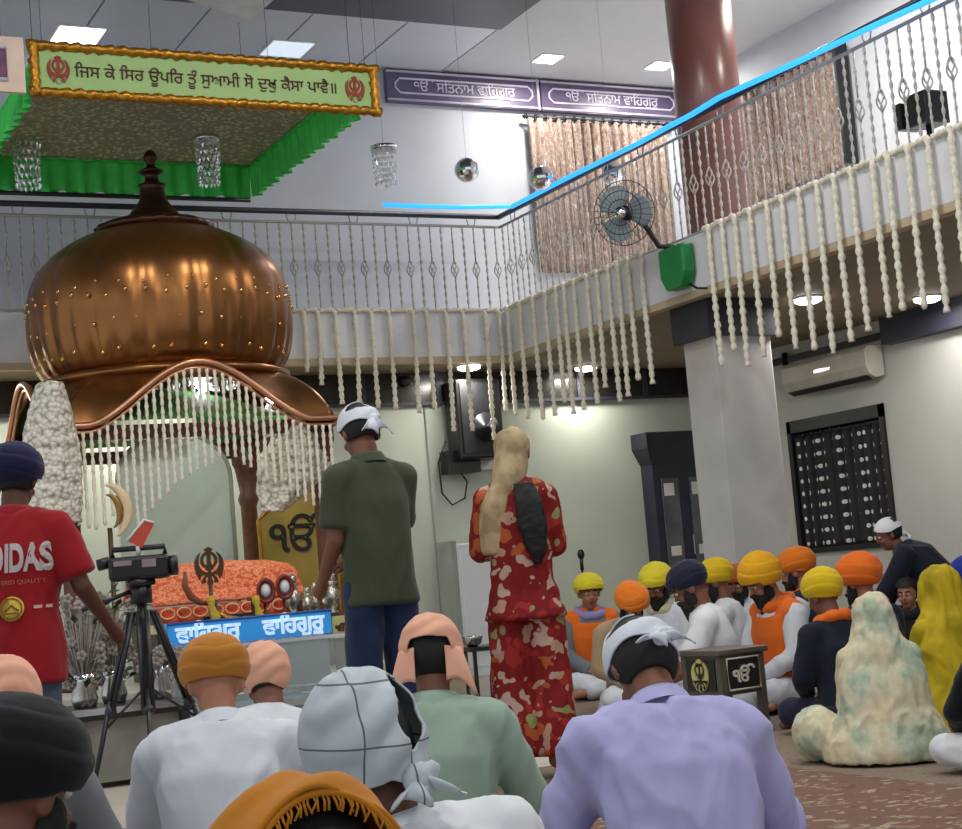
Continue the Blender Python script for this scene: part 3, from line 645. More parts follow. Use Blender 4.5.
# ------------------------------------------------------------------ throne with orange cloth, emblems, weapons
ORC = patches('orange_embroidered_silk', [(.42, '#d2552c'), (.5, '#e07a4c'), (.56, '#e9a07a'), (.64, '#d9603a')], 34, .6, 'noise')
YT = 11.15
A, B_ = onY(152, 606, YT-.15), onY(306, 594, YT-.15)
t = empty('throne', ((A.x+B_.x)/2, YT+.35, .4)); tag(t, 'low throne draped with an embroidered orange cloth in front of the pale panel', 'throne')
hx_ = (B_.x-A.x)/2; zc = .5*(A.z+B_.z)-.4; cxm = (A.x+B_.x)/2; cym = YT+.35
def quilt(u, v):
    x = (u*2-1)*hx_; y = -.5+v*.9
    z = zc + .05 + .23*sin(pi*min(1, v*1.15+.0))**.8*(1-.25*abs(u*2-1)**2.5) + .012*noise.noise(V((x*6, y*6, 0)))
    if v < .14: z = zc + (.10*v/.14)
    return V((x, y, z))
MB().grid(quilt, 60, 30).build('orange_cloth', ORC, t, solid=.02)
def skirt(u, v): return V(((u*2-1)*hx_, -.5-.012*sin(u*60)-.02*v, zc-.02-.11*v))
MB().grid(lambda u, v: skirt(u, v), 120, 4).build('cloth_front', mat('deep_orange_silk', '#cf4a20', .6, var=.1), t, solid=.01)
MB().box((-hx_, -.49, zc-.19), (hx_*.9, -.42, zc-.13)).build('lace_trim', mat('cream_lace', '#e4d9b8', .8, bump=.6), t, False)
MB().box((-hx_+.05, -.4, 0), (hx_-.05, .3, zc-.02)).build('base', mat('dark_carved_base', '#4a3a2c', .5, var=.3, scale=10), t, False)
lm = MB()
for i in range(9):
    x = -hx_+.1+i*(hx_*2-.2)/8; lm.tube([(x+.05*cos(a), -.525, zc-.06+.035*sin(a)) for a in [2*pi*k/14 for k in range(14)]], .006, 5, True)
lm.build('gold_embroidery', mat('pale_gold_thread', '#efc18a', .5), t)
DKB = mat('antique_bronze', '#54402a', .4, .7)
# khanda emblem stand
p = onY(214, 640, 10.62); zt = onY(214, 566, 10.62).z; t = empty('khanda_stand', (p.x, 10.62, .4)); tag(t, 'dark bronze emblem stand with double edged sword, ring and curved blades', 'emblem stand')
text('khanda_emblem', "☬", .5, DKB, t, frame((0, 0, zt-.4), (1, 0, 0), (0, 0, 1)), .012, .2, .003)
MB().tube([(0, 0, 0), (0, 0, zt-.5)], .014, 8).lathe([(.12, 0), (.1, .03), (.02, .06)], 20).build('post', DKB, t)
# sword rack
t = empty('sword_rack', (onY(240, 640, 10.56).x, 10.56, .4)); tag(t, 'dark rack holding curved swords in front of the orange throne', 'rack')
def L(x, y): q = onY(x, y, 10.56); return V((q.x-t.location.x, 0, q.z-.4))
for x in (213, 255):
    a = L(x, 600); MB().tube([(a.x, 0, 0), (a.x, 0, a.z)], .03, 10).build('post', mat('black_wood', '#221c18', .4), t)
def blade(P, r, name, m): MB().tube([L(x, y)+V((0, -.02, 0)) for x, y in P], lambda s: r*(.35+1.3*sin(pi*min(1, s*.9+.08))), 8).build(name, m, t)
blade([(184, 572), (184, 586), (190, 597), (200, 603), (212, 604)], .016, 'scabbard', mat('rust_scabbard', '#7a3d20', .4)); blade([(212, 610), (225, 618), (240, 620), (250, 615)], .014, 'sword', GOLD)
blade([(206, 628), (230, 631), (262, 622)], .014, 'sword', DKB); MB().box(tuple(L(205, 626)+V((0, .02, -.2))), tuple(L(258, 612)+V((0, .05, .0)))).build('board', mat('black_wood', '#221c18', .4), t, False)
YEL = mat('marigold_yellow', '#c9a82c', .8, var=.2, scale=60, bump=.5)
for P, lab in (([(210, 596), (212, 606), (216, 618), (219, 632), (224, 642)], 'yellow marigold garland on the left post of the sword rack'), ([(255, 596), (257, 606), (260, 618), (264, 632), (266, 645)], 'yellow marigold garland on the right post of the sword rack')):
    tag(garland([onY(x, y, 10.5) for x, y in P], .026, .03, 8).build('marigold_garland', YEL), lab, 'garland')
# small round shields
for (x, y), lab in (((265, 591), 'left of two small red rimmed shields on the orange cloth'), ((284, 587), 'right of two small red rimmed shields on the orange cloth')):
    p = onY(x, y, 10.66); t = empty('small_shield', (p.x, 10.66, .4)); tag(t, lab, 'shield'); h = p.z-.4
    TT = M.Translation((0, 0, h)) @ M.Rotation(pi/2, 4, 'X') @ M.Scale(1.3, 4, (0, 1, 0))
    MB().lathe([(.062, 0), (.07, .02), (.055, .03), (.05, .012)], 24, TT).build('rim', mat('oxblood', '#7a2a20', .4), t); MB().lathe([(.04, .014), (.02, .035), (.001, .04)], 20, TT).build('boss', WHITEP, t); MB().tube([(0, .02, 0), (0, .02, h)], .01, 6).build('stand', DKB, t)
# gold board with ik onkar
YG = 12.55; out = [(263, 577), (260, 540), (258, 520), (266, 512), (276, 504), (284, 493), (296, 487), (310, 489), (322, 497), (334, 508), (340, 520), (339, 577)]
P = [onY(x, y, YG) for x, y in out]; cxg = onY(299, 560, YG).x
t = empty('gold_emblem_board', (cxg, YG, .4)); tag(t, 'large gold pointed board bearing a black ik onkar symbol', 'emblem board')
P[0].z = P[-1].z = .4
MB().prism([p_-t.location for p_ in P], (0, .05, 0)).build('board', GOLDP, t, False); MB().tube([p_-t.location+V((0, -.005, 0)) for p_ in P], .015, 6).build('border', GOLD, t)
a = onY(300, 532, YG); text('ik_onkar_symbol', "ੴ", .5, BLACK, t, frame(a-t.location+V((0, -.01, 0)), (1, 0, -.02), (0, 0, 1)), .006, .53, .006)
# blue lettered light box
Y0 = 10.4; a, b2 = onY(166, 636, Y0), onY(330, 623, Y0); t = empty('blue_sign_box', ((a.x+b2.x)/2, Y0, .4)); tag(t, 'long bright blue sign box with pale lettering below the orange throne', 'sign')
hw = (b2.x-a.x)/2; cz = (a.z+b2.z)/2-.4; MB().box((-hw, -.03, cz-.085), (hw, .05, cz+.085)).build('sign_board', mat('vivid_blue', '#2f8fd8', .35, var=.08, emit=.25), t, False)
MB().tube([(-hw, -.034, cz-.08), (hw, -.034, cz-.08), (hw, -.034, cz+.08), (-hw, -.034, cz+.08)], .01, 6, True).build('border', mat('deep_blue', '#1f5aa8', .4), t)
for sx in (-1, 1): text('lettering', "ਵਾਿਹਗੁਰੂ", .16, mat('ice_blue_letters', '#cfeaff', .4, emit=.35), t, frame((sx*hw*.52, -.036, cz), (1, 0, 0), (0, 0, 1)), .004, hw*.78, .006)
MB().box((-hw*.9, 0, 0), (hw*.9, .04, cz-.08)).build('support', DKB, t, False)
a = onY(338, 627, Y0); t = empty('yellow_sign', (a.x+.07, Y0, .4)); tag(t, 'small pale yellow sign with dark marks beside the standing man', 'sign'); cz = a.z-.4
MB().box((-.14, -.02, cz-.075), (.13, .02, cz+.075)).build('sign_board', mat('pale_yellow_board', '#bcb877', .5), t, False); text('lettering', "ੴ ਸਿਤ", .1, INK, t, frame((0, -.024, cz), (1, 0, 0), (0, 0, 1)), .003, .2, .003); MB().box((-.1, 0, 0), (.1, .02, cz-.07)).build('support', DKB, t, False)
# silver vases on the right of the throne
SILV = mat('old_silver', '#b9b4a6', .25, .9, var=.2, scale=25)
tb = empty('offering_table', (onY(318, 615, 10.95).x, 10.95, .4)); zt = onY(318, 615, 10.95).z-.4; tag(tb, 'small carved table holding silver vessels right of the throne', 'table')
MB().box((-.27, -.14, zt-.03), (.27, .14, zt)).build('table_top', BROWN, tb, False)
for sx in (-1, 1):
    for sy in (-1, 1): MB().box((sx*.25-.02, sy*.12-.02, 0), (sx*.25+.02, sy*.12+.02, zt-.03)).build('leg', BROWN, tb, False)
for (x, s_), lab in zip(((296, 1.5), (306, 1.0), (316, 1.15), (326, 1.0), (335, 1.45)), ('tall silver vessel nearest the orange throne', 'short silver vessel, second from the throne', 'silver vessel in the middle of the offering table', 'short silver vessel, fourth from the throne', 'tall silver vessel nearest the standing man')):
    q = onY(x, 612, 10.9); v = empty('silver_vessel', (q.x, 10.9+.04*(x % 3-1), .4+zt)); tag(v, lab, 'vessel')
    MB().lathe([(.03*s_, 0), (.035*s_, .01), (.016*s_, .03), (.04*s_, .06*s_), (.046*s_, .09*s_), (.03*s_, .12*s_), (.018*s_, .14*s_), (.035*s_, .16*s_)], 20).build('body', SILV, v); MB().ell((0, 0, .175*s_), (.024*s_, .024*s_, .03*s_)).build('lid', SILV, v)
# glass fronted donation counter
a, b2 = onY(186, 652, 9.3), onY(352, 640, 9.3); zt = a.z; t = empty('glass_counter', ((a.x+b2.x)/2, 9.3, 0)); tag(t, 'glass fronted counter showing papers, in front of the blue sign', 'counter'); hw = (b2.x-a.x)/2+.1
zb = onY(270, 705, 9.3).z; TEAL = mat('teal_enamel', '#5f8c84', .4, var=.08)
MB().box((-hw, 0, 0), (hw, .7, zb)).build('base', TEAL, t, False); MB().box((-hw, .66, zb), (hw, .7, zt)).build('back_panel', mat('mirror_back', '#6a767c', .15, .5), t, False)
CG = mat('clear_glass', '#dfeef0', .03, trans=.0, alpha=.16, var=0); MB().box((-hw, 0, zb), (hw, .012, zt)).build('glass_front', CG, t, False); MB().box((-hw, 0, zt), (hw, .7, zt+.012)).build('glass_top', CG, t, False)
fr = MB()
for x in (-hw, hw-.02): fr.box((x, -.004, zb), (x+.02, .016, zt+.014))
fr.box((-hw, -.006, zb-.02), (hw, .02, zb+.01)); fr.box((-hw, -.006, zt), (hw, .016, zt+.02)); fr.build('frame', STEEL, t, False)
NOTE = [mat('note_white', '#c9cfcf', .7), mat('note_grey', '#8d9ca0', .7), mat('note_green', '#8fa58f', .7)]
cl = bpy.data.objects
k = 0
for i in range(22):
    x = random.uniform(-hw+.12, hw-.14); y = random.uniform(.08, .6); z = zb+.006+.004*i; an = random.uniform(0, 3)
    pm = MB().box((-.075, -.035, 0), (.075, .035, .002), M.Translation((x, y, z)) @ M.Rotation(an, 4, 'Z') @ M.Rotation(random.uniform(-.2, .2), 4, 'X')).build('banknote', NOTE[i % 3], None, False); pm.location = t.location
    tag(pm, 'loose paper note lying inside the glass counter', 'banknote', 'notes inside the glass counter')
# dark side table at the left with bouquets
a, b2 = onY(70, 712, 8.75), onY(192, 699, 8.75); zt = .5*(a.z+b2.z); t = empty('side_table', ((a.x+b2.x)/2, 8.75, 0)); tag(t, 'dark low table with a steel edge behind the tripod legs', 'table'); hw = (b2.x-a.x)/2
MB().box((-hw, 0, zt-.06), (hw, .6, zt)).build('table_top', mat('dark_walnut', '#2e211c', .35), t, False); MB().box((-hw-.01, -.02, zt-.03), (hw+.01, 0, zt+.004)).build('steel_edge', STEEL, t, False)
MB().box((-hw+.05, .05, .03), (hw-.05, .55, zt-.06)).build('cabinet_front', mat('dull_grey_laminate', '#8b8a80', .5), t, False)
for sx in (-1, 1): MB().box((sx*(hw-.04)-.025, .0, 0), (sx*(hw-.04)+.025, .05, zt-.06)).build('leg', DKMET, t, False)
LEAF = mat('dark_leaf', '#2d4428', .6, var=.3, scale=10); PET = mat('silver_petal', '#968d86', .55, var=.2, scale=20)
def bouquet(px_, py_, Y, h, sp, label, n=60):
    q = onY(px_, py_, Y); t = empty('flower_bouquet', (q.x, Y, zt)); tag(t, label, 'bouquet'); h = max(.2, h)
    MB().lathe([(.06, 0), (.075, .05), (.05, .14), (.07, .18)], 20).build('vase', STEEL, t)
    f, l = MB(), MB(); rnd = random.Random(px_)
    for i in range(n):
        a = rnd.uniform(0, 2*pi); z = rnd.uniform(.1, h); r = sp*(.35+.65*z/h)*rnd.random()**.5; c_ = V((r*cos(a), r*sin(a)*.7, z))
        if i % 3:
            for k in range(5):
                b_ = 2*pi*k/5; f.ell(c_+V((.018*cos(b_), -.008, .018*sin(b_))), (.014, .007, .014), None, 6, 4)
        else:
            d = V((cos(a), sin(a), rnd.uniform(-.3, 1))).normalized(); s_ = d.cross(V((0, 0, 1))).normalized()
            l.add([c_, c_+d*.05+s_*.02, c_+d*.1, c_+d*.05-s_*.02, c_+d*.05+V((0, 0, .012))], [(0, 1, 4), (1, 2, 4), (2, 3, 4), (3, 0, 4)])
        f.tube([(0, 0, .12), (c_.x*.5, c_.y*.5, z*.6), c_], .004, 4)
    f.build('flowers', PET, t); l.build('leaves', LEAF, t)
bouquet(82, 655, 9.0, .62, .2, 'flower bouquet on the dark table, beside the man in red', 80); bouquet(112, 660, 9.15, .55, .17, 'silvery flower bouquet on the dark table behind the tripod', 90); bouquet(160, 680, 9.1, .3, .2, 'low bouquet on the dark table right of the tripod', 40)
# gold crescent ornament behind the camcorder
t = empty('crescent_stand', (onY(118, 560, 10.2).x, 10.2, 0)); tag(t, 'tall stand with a gold and cream double crescent above the camcorder', 'ornament'); c0 = onY(112, 512, 10.2)-t.location
for r, rr, m_, nm in ((.17, .03, mat('cream_enamel', '#d8c09a', .4), 'outer_crescent'), (.11, .022, mat('bronze_gold', '#9a7440', .35, .7), 'inner_crescent')):
    MB().tube([c0+V((r*sin(a)*.75-.03, 0, r*cos(a))) for a in [.0+2.7*i/24 for i in range(25)]], lambda s: rr*(.2+sin(pi*s)), 10).build(nm, m_, t)
MB().tube([(c0.x-.02, 0, 0), (c0.x-.02, 0, c0.z-.1)], .016, 8).lathe([(.14, 0), (.12, .03), (.02, .05)], 20).build('post', DKB, t)
# ------------------------------------------------------------------ camcorder on tripod
tw = onz(112, 795, 0); q = deep(139, 560, (tw-EYE).dot(FW)-.1)
t = empty('tripod', (q.x, q.y, 0)); tag(t, 'tall black tripod standing between the man in red and the mustard turban', 'tripod'); H = q.z-.1
view = V((sin(YAW), cos(YAW), 0)); side = V((cos(YAW), -sin(YAW), 0))
MB().tube([(0, 0, .5), (0, 0, H)], .026, 10).build('centre_column', BLACK, t)
MB().tube([(0, 0, H-.12), (0, 0, H-.02)], .055, 14).box((-.06, -.06, H-.03), (.06, .06, H)).build('head', BLACK, t)
MB().tube([(0, 0, H-.04), -side*.28-view*.1+V((0, 0, H-.13))], .011, 8).build('pan_handle', BLACK, t)
for s_, v_, nm in ((-.26, -.22, 0), (.08, -.36, 0), (.30, .25, 0)):
    ft = side*s_+view*v_; tp = ft.normalized()*.06+V((0, 0, H-.16)); md = tp.lerp(ft, .52); w_ = V((0, 0, 1)).cross(ft).normalized()*.022
    lg = MB().tube([tp+w_, md+w_], .013, 8).tube([tp-w_, md-w_], .013, 8).tube([md+V((0, 0, .05)), ft+V((0, 0, .02))], .013, 8).build('leg', BLACK, t)
    MB().ell(md, (.03, .03, .03)).build('clamp', DKMET, lg); MB().ell(ft+V((0, 0, .02)), (.025, .025, .02)).build('foot', BLACK, lg)
    MB().tube([(0, 0, .55), tp.lerp(ft, .6)], .007, 6).build('spreader', DKMET, t)
for k in range(3): pass
c = empty('camcorder', (q.x, q.y, H), -YAW+.1); tag(c, 'black camcorder with an open red screen on top of the tripod', 'camcorder')
MB().box((-.15, -.06, 0), (.15, .08, .12)).build('body', BLACK, c, False, bevel=.02); MB().tube([(.15, .01, .06), (.19, .01, .06)], .05, 16).build('lens_hood', BLACK, c)
MB().tube([(-.13, 0, .12), (-.13, 0, .16), (.13, 0, .16), (.13, 0, .12)], .014, 8).build('top_handle', BLACK, c); MB().box((-.12, -.065, .075), (-.03, -.058, .1)).build('button', STEEL, c, False); MB().box((.02, -.065, .06), (.09, -.058, .1)).build('button', STEEL, c, False)
MB().tube([(-.15, .02, .1), (-.21, .02, .09)], .03, 12).build('eyepiece', BLACK, c)
RS = mat('red_screen', '#b8432e', .5, emit=.1)
MB().prism([(-.05, -.02, .2), (.04, -.02, .3), (.09, -.02, .28), (.02, -.02, .16)], (0, .012, 0)).build('flip_screen', RS, c, False); MB().tube([(-.05, -.02, .2), (.04, -.02, .3), (.09, -.02, .28)], .008, 6).tube([(0, -.01, .17), (0, 0, .12)], .012, 6).build('screen_rim', WHITEP, c)
# ------------------------------------------------------------------ two carved book stools, glass table, microphone
STW = mat('grey_brown_painted_wood', '#5a5048', .5, var=.15, scale=8); DKP = mat('near_black_panel', '#211f1c', .5); YLW = mat('pale_yellow_paint', '#c9c47c', .6); WPT = mat('cream_paint', '#d9d2c0', .6)

N_, R_ = onz(727, 737, .012), onz(771, 730, .012); d = R_-N_; d.z = 0; SL = d.length; d.normalize()
t = empty('carved_stool', N_, math.atan2(d.y, d.x)); tag(t, 'square grey stool with khanda and ik onkar symbols on its two visible sides', 'stool'); SHT = .45; ap = .24
LW = .33
for x in (0, SL-.04):
    for y in (0, LW-.04): MB().box((x, y, 0), (x+.04, y+.04, SHT-.02)).build('leg', STW, t, False)
MB().box((-.02, -.02, SHT-.03), (SL+.02, LW+.02, SHT)).build('seat', STW, t, False, bevel=.006)
MB().box((.005, .005, SHT-ap), (SL-.005, .02, SHT-.03)).build('right_panel', STW, t, False); MB().box((.005, .005, SHT-ap), (.02, LW-.005, SHT-.03)).build('left_panel', STW, t, False)
MB().box((.005, LW-.02, SHT-ap), (SL-.005, LW-.005, SHT-.03)).build('back_panel', STW, t, False)
zz0, zz1 = SHT-ap+.025, SHT-.05; zm = (zz0+zz1)/2
MB().box((SL*.14, -.003, zz0), (SL*.86, .006, zz1)).box((-.003, LW*.14, zz0), (.006, LW*.86, zz1)).build('symbol_panel', DKP, t, False)
MB().tube([(SL*.14, -.006, zz0), (SL*.86, -.006, zz0), (SL*.86, -.006, zz1), (SL*.14, -.006, zz1)], .007, 6, True).build('border', WPT, t)
text('ik_onkar_symbol', "ੴ", .2, WPT, t, frame((SL/2, -.008, zm), (1, 0, 0), (0, 0, 1)), .004, SL*.5, .004)
text('khanda_emblem', "☬", .2, YLW, t, frame((-.008, LW/2, zm), (0, -1, 0), (0, 0, 1)), .004, LW*.42, .004)
# glass side table
q = onz(478, 712, .012); t = empty('glass_side_table', q, -YAW*.5); tag(t, 'small dark framed glass table with a steel bowl, left of the woman in red', 'table')
for x in (0, .36):
    for y in (0, .3): MB().box((x, y, 0), (x+.025, y+.025, .42)).build('leg', BLACK, t, False)
MB().box((-.03, -.03, .42), (.42, .36, .45)).build('table_top', BLACK, t, False); MB().box((0, 0, .06), (.38, .32, .08)).build('shelf', DKMET, t, False)
for a_, b_ in (((.02, .01, .08), (.36, .015, .42)), ((.01, .02, .08), (.015, .3, .42))): MB().box(a_, b_).build('glass_pane', CG, t, False)
b = empty('steel_bowl', t.matrix_basis @ V((.05, .08, .45))); tag(b, 'small shiny steel bowl on the glass table', 'bowl'); b.location = q+V((.05, .1, .45))
MB().lathe([(.03, 0), (.06, .02), (.075, .06), (.08, .075), (.07, .075), (.055, .03), (.001, .015)], 24).build('bowl', STEEL, b)
b = empty('green_bottle', q+V((.2, .08, .08))); tag(b, 'green bottle standing on the lower shelf of the glass table', 'bottle')
MB().lathe([(.035, 0), (.04, .02), (.04, .16), (.015, .2), (.015, .24)], 18).build('body', mat('olive_glass', '#6d7a2c', .2), b); MB().lathe([(.017, .235), (.017, .255)], 12).build('cap', WHITEP, b)
# microphone stand in front of the singer
q = deep(581, 556, 12.4); t = empty('microphone_stand', (q.x, q.y, .012)); tag(t, 'black microphone on a stand beside the far left yellow turban', 'microphone')
MB().lathe([(.13, 0), (.12, .02), (.02, .03)], 24).build('base', BLACK, t); MB().tube([(0, 0, .02), (0, 0, q.z-.1)], .009, 8).build('pole', BLACK, t); MB().tube([(0, 0, q.z-.12), (0, 0, q.z-.02)], .014, 10).ell((0, 0, q.z), (.028, .028, .04)).build('microphone', BLACK, t)
# ------------------------------------------------------------------ figures
def _tmp(me, mods):
    o = bpy.data.objects.new('tmp', me); COL.objects.link(o)
    for typ, kw in mods:
        md = o.modifiers.new(typ, typ)
        for k, v in kw.items(): setattr(md, k, v)
    dg = bpy.context.evaluated_depsgraph_get(); dg.update()
    out = bpy.data.meshes.new_from_object(o.evaluated_get(dg)); bpy.data.objects.remove(o); bpy.data.meshes.remove(me); return out
def capsule(b, p0, p1, r0, r1, flat=False, n=14):
    p0, p1 = V(p0), V(p1); d = p1-p0; L_ = d.length
    if L_ < 1e-6: d = V((0, 0, 1)); L_ = 1e-6
    T = d.to_track_quat('Z', 'Y').to_matrix().to_4x4(); T.translation = p0; pr_ = []
    pr_ += [(r0*cos(a), -r0*sin(a)) for a in (1.5, 1.1, .7, .35)]
    pr_ += [(r0, 0), (r1, L_)]
    if not flat: pr_ += [(r1*cos(a), L_+r1*sin(a)) for a in (.35, .7, 1.1, 1.5)]
    b.lathe(pr_, n, T)
def loft(b, rings, n=24, ex=2.3):
    vs = []; fs = []
    for c, s_, f_, ra, rb in rings:
        for k in range(n):
            a = 2*pi*k/n; ca, sa = cos(a), sin(a)
            vs.append(V(c) + V(s_)*ra*math.copysign(abs(ca)**(2/ex), ca) + V(f_)*rb*math.copysign(abs(sa)**(2/ex), sa))
    m = len(rings)
    for j in range(m-1):
        for k in range(n): fs.append((j*n+k, j*n+(k+1) % n, (j+1)*n+(k+1) % n, (j+1)*n+k))
    fs.append(tuple(range(n))[::-1]); fs.append(tuple((m-1)*n+k for k in range(n))); b.add(vs, fs)
def fuse(b, vox=.013, sm=6, fold=None, m=None, name='x'):
    me = b.mesh(name, None); me = _tmp(me, [('REMESH', dict(mode='VOXEL', voxel_size=vox)), ('SMOOTH', dict(factor=.5, iterations=sm))])
    if fold:
        ns = [v.normal.copy() for v in me.vertices]
        for v, nn in zip(me.vertices, ns): v.co = v.co + nn*fold(v.co, nn)
    me.name = name; me.materials.clear()
    if m: me.materials.append(m)
    for p in me.polygons: p.use_smooth = True
    return me
def folds(amp=.008, freq=9, d=(.3, .2, 1), seed=0, mirror=True):
    d = V(d).normalized()
    def f(p, n_):
        dd = V((math.copysign(d.x, p.x) if mirror else d.x, d.y, d.z))
        q = p + V((noise.noise(p*4+V((seed, 0, 0))), noise.noise(p*4+V((0, seed, 5))), noise.noise(p*4+V((9, 0, seed)))))*.06
        q = (q - dd*(q.dot(dd))*.78)*freq + V((seed*1.7, seed*.9, 0))
        r = 1-2.2*abs(noise.noise(q)); r2 = 1-2.2*abs(noise.noise(q*2.1+V((5, 5, 5))))
        return amp*(r*.9 + r2*.35 - .35)
    return f
SKIN = [mat('skin_tan', '#a9745a', .55, var=.08, scale=9, spec=.35), mat('skin_brown', '#7e5340', .55, var=.08, scale=9, spec=.35), mat('skin_dark', '#5f3d2f', .55, var=.08, scale=9, spec=.35)]
HAIR = mat('black_hair', '#0f0c0b', .7, var=.3, scale=60, bump=.12, bscale=160)
BEARD = mat('black_beard', '#141112', .8, var=.3, scale=60, bump=.3, bscale=120)
LIPS = mat('lips', '#7a443c', .5); EYEW = mat('eye_white', '#d9d4cc', .3, var=0); EYEB = mat('eye_dark', '#120d0b', .2, var=0)

class Fig:
    """one person in local space: faces +Y, +X is the person's right"""
    def __init__(s, name='person', pose='sit', seat=None, lean=.25, side=0, twist=0, hp=.15, hy=0, ht=0, skin=0, fem=False, arms=None, legs=None, hands=True, face=True, build=1.0):
        s.sk = SKIN[skin]; s.root = empty(name); J = s.J = {}; s.bd = build
        u = 0.0; seat = seat or (.11 if pose == 'sit' else .92)
        s.pose = pose; s.seat = seat
        def spine(h): # h = height above pelvis along the spine
            y = z = x = 0; k = 24
            for i in range(k):
                t = (i+.5)/k*h; a = lean*min(1, t/.34)*(1.0); y += sin(a)*h/k; z += cos(a)*cos(side)*h/k; x += sin(side)*h/k
            return V((x, y, seat+z)), lean*min(1, h/.34)
        J['pel'] = V((0, 0, seat)); s.ring = {}
        for nm, h in (('pel', 0), ('waist', .17), ('chest', .35), ('shl', .455), ('nb', .515)):
            p, a = spine(h); tw = twist*min(1, h/.4)
            f_ = V((-sin(tw)*1, cos(tw), 0)); sd = V((cos(tw), sin(tw), 0)); up = V((sin(side), sin(a)*cos(side), cos(a)*cos(side)))
            f_ = (f_ - up*f_.dot(up)).normalized(); sd = f_.cross(up).normalized()
            J[nm] = p; s.ring[nm] = (p, sd, f_, up)
        p, sd, f_, up = s.ring['nb']; s.sd, s.f, s.up = sd, f_, up
        ha = lean*.8+hp
        HR_ = M.Rotation(-twist*0, 3, 'Z') @ Euler((-ha, ht, -hy), 'XYZ').to_matrix()
        base = M((sd, V((0, 0, 1)).cross(sd).normalized(), V((0, 0, 1)))).transposed() if 0 else M.Rotation(twist, 3, 'Z')
        HR_ = base @ M.Rotation(-hy, 3, 'Z') @ M.Rotation(-ha, 3, 'X') @ M.Rotation(ht, 3, 'Y')
        hc = p + up*.035 + HR_ @ V((0, .018, .125)); s.HM = HR_.to_4x4(); s.HM.translation = hc; s.hc = hc
        sw = (.165 if fem else .185)*(.35+.65*build)
        for k, sg in (('r', 1), ('l', -1)):
            J['sh'+k] = J['shl'] + sd*sg*sw + up*.0
            J['hip'+k] = V((sg*.088, .0, seat-.0 if pose == 'sit' else seat-.03))
            if pose == 'sit':
                el = J['sh'+k] + V((sg*.07, .10+.1*sin(lean), -.235)); wr = V((sg*.10, .36+.3*lean, .2))
                kn = V((sg*.27, .30, .115)); an = V((-sg*.10, .30 if sg > 0 else .38, .06)); toe = an+V((-sg*.13, .02, -.015))
            elif pose == 'bend':
                el = J['sh'+k] + V((sg*.04, .1, -.25)); wr = el+V((0, .1, -.22)); kn = V((sg*.12, .34, seat-.16)); an = V((sg*.1, .0, .09)); toe = an+V((sg*.02, .15, -.05))
            else:
                el = J['sh'+k] + V((sg*.06, -.02, -.28)); wr = el+V((-sg*.02, .09, -.24))
                kn = V((sg*.095, .02, .5)); an = V((sg*.09, -.02, .085)); toe = an+V((sg*.03, .16, -.05))
            J['el'+k], J['wr'+k], J['kn'+k], J['an'+k], J['to'+k] = el, wr, kn, an, toe
        for k, v in (arms or {}).items(): J[k] = V(v)
        for k, v in (legs or {}).items(): J[k] = V(v)
        s.body(fem, hands, face)
    def rings(s, d=0, fem=False, lo=None, belly=0):
        b = s.bd; out = []
        dims = {'pel': (.165, .118), 'waist': (.145 if not fem else .138, .108), 'chest': (.165, .12), 'shl': (.15, .088), 'nb': (.066, .062)}
        for nm in ('pel', 'waist', 'chest', 'shl', 'nb'):
            p, sd, f_, up = s.ring[nm]; a, c = dims[nm]; k = b if nm != 'nb' else 1; bl_ = belly if nm in ('pel', 'waist') else 0; b = s.bd if nm != 'pel' else max(s.bd, .95)
            out.append((p + up*(d*.4 if nm == 'nb' else 0), sd, f_, a*k+d+bl_, c*k+d+bl_))
        return out
    def body(s, fem, hands, face):
        J, HM = s.J, s.HM; b = MB(); loft(b, s.rings(fem=fem))
        for k, sg in (('r', 1), ('l', -1)):
            capsule(b, J['nb'], J['sh'+k], .055, .05); capsule(b, J['sh'+k], J['el'+k], .047, .039); capsule(b, J['el'+k], J['wr'+k], .041, .027)
            capsule(b, J['hip'+k], J['kn'+k], .083 if s.pose != 'stand' else .068, .055); capsule(b, J['kn'+k], J['an'+k], .054, .036); capsule(b, J['an'+k], J['to'+k], .038, .03)
            d = (J['wr'+k]-J['el'+k]).normalized(); capsule(b, J['wr'+k]+d*.02, J['wr'+k]+d*.075, .03, .034)
        capsule(b, J['nb'], s.hc+(HM.to_3x3() @ V((0, -.02, -.06))), .056, .054)
        def e(c, r, rot=None):
            T = HM @ M.Translation(c)
            if rot: T = T @ rot
            b.ell((0, 0, 0), r, T)
        e((0, -.008, .03), (.075, .093, .088)); e((0, .02, -.045), (.058, .066, .068)); e((0, .045, -.085), (.032, .035, .03)); e((0, .06, .03), (.05, .03, .035))
        for sg in (-1, 1):
            e((sg*.078, -.012, -.005), (.012, .026, .036), M.Rotation(sg*.35, 4, 'Z')); e((sg*.036, .066, -.03), (.024, .022, .022)); e((sg*.03, .083, .03), (.022, .011, .008))
        e((0, .094, .0), (.011, .014, .026)); e((0, .104, -.018), (.016, .015, .011)); e((0, .084, -.052), (.024, .012, .007)); e((0, .082, -.062), (.02, .012, .008))
        me = fuse(b, .0105, 4, None, s.sk, 'body'); me.materials.append(LIPS); me.materials.append(EYEW); me.materials.append(EYEB)
        inv = HM.inverted()
        for p in me.polygons:
            c = inv @ p.center
            if c.y > .082 and -.070 < c.z < -.045 and abs(c.x) < .024: p.material_index = 1
        x = MB(); parts = []
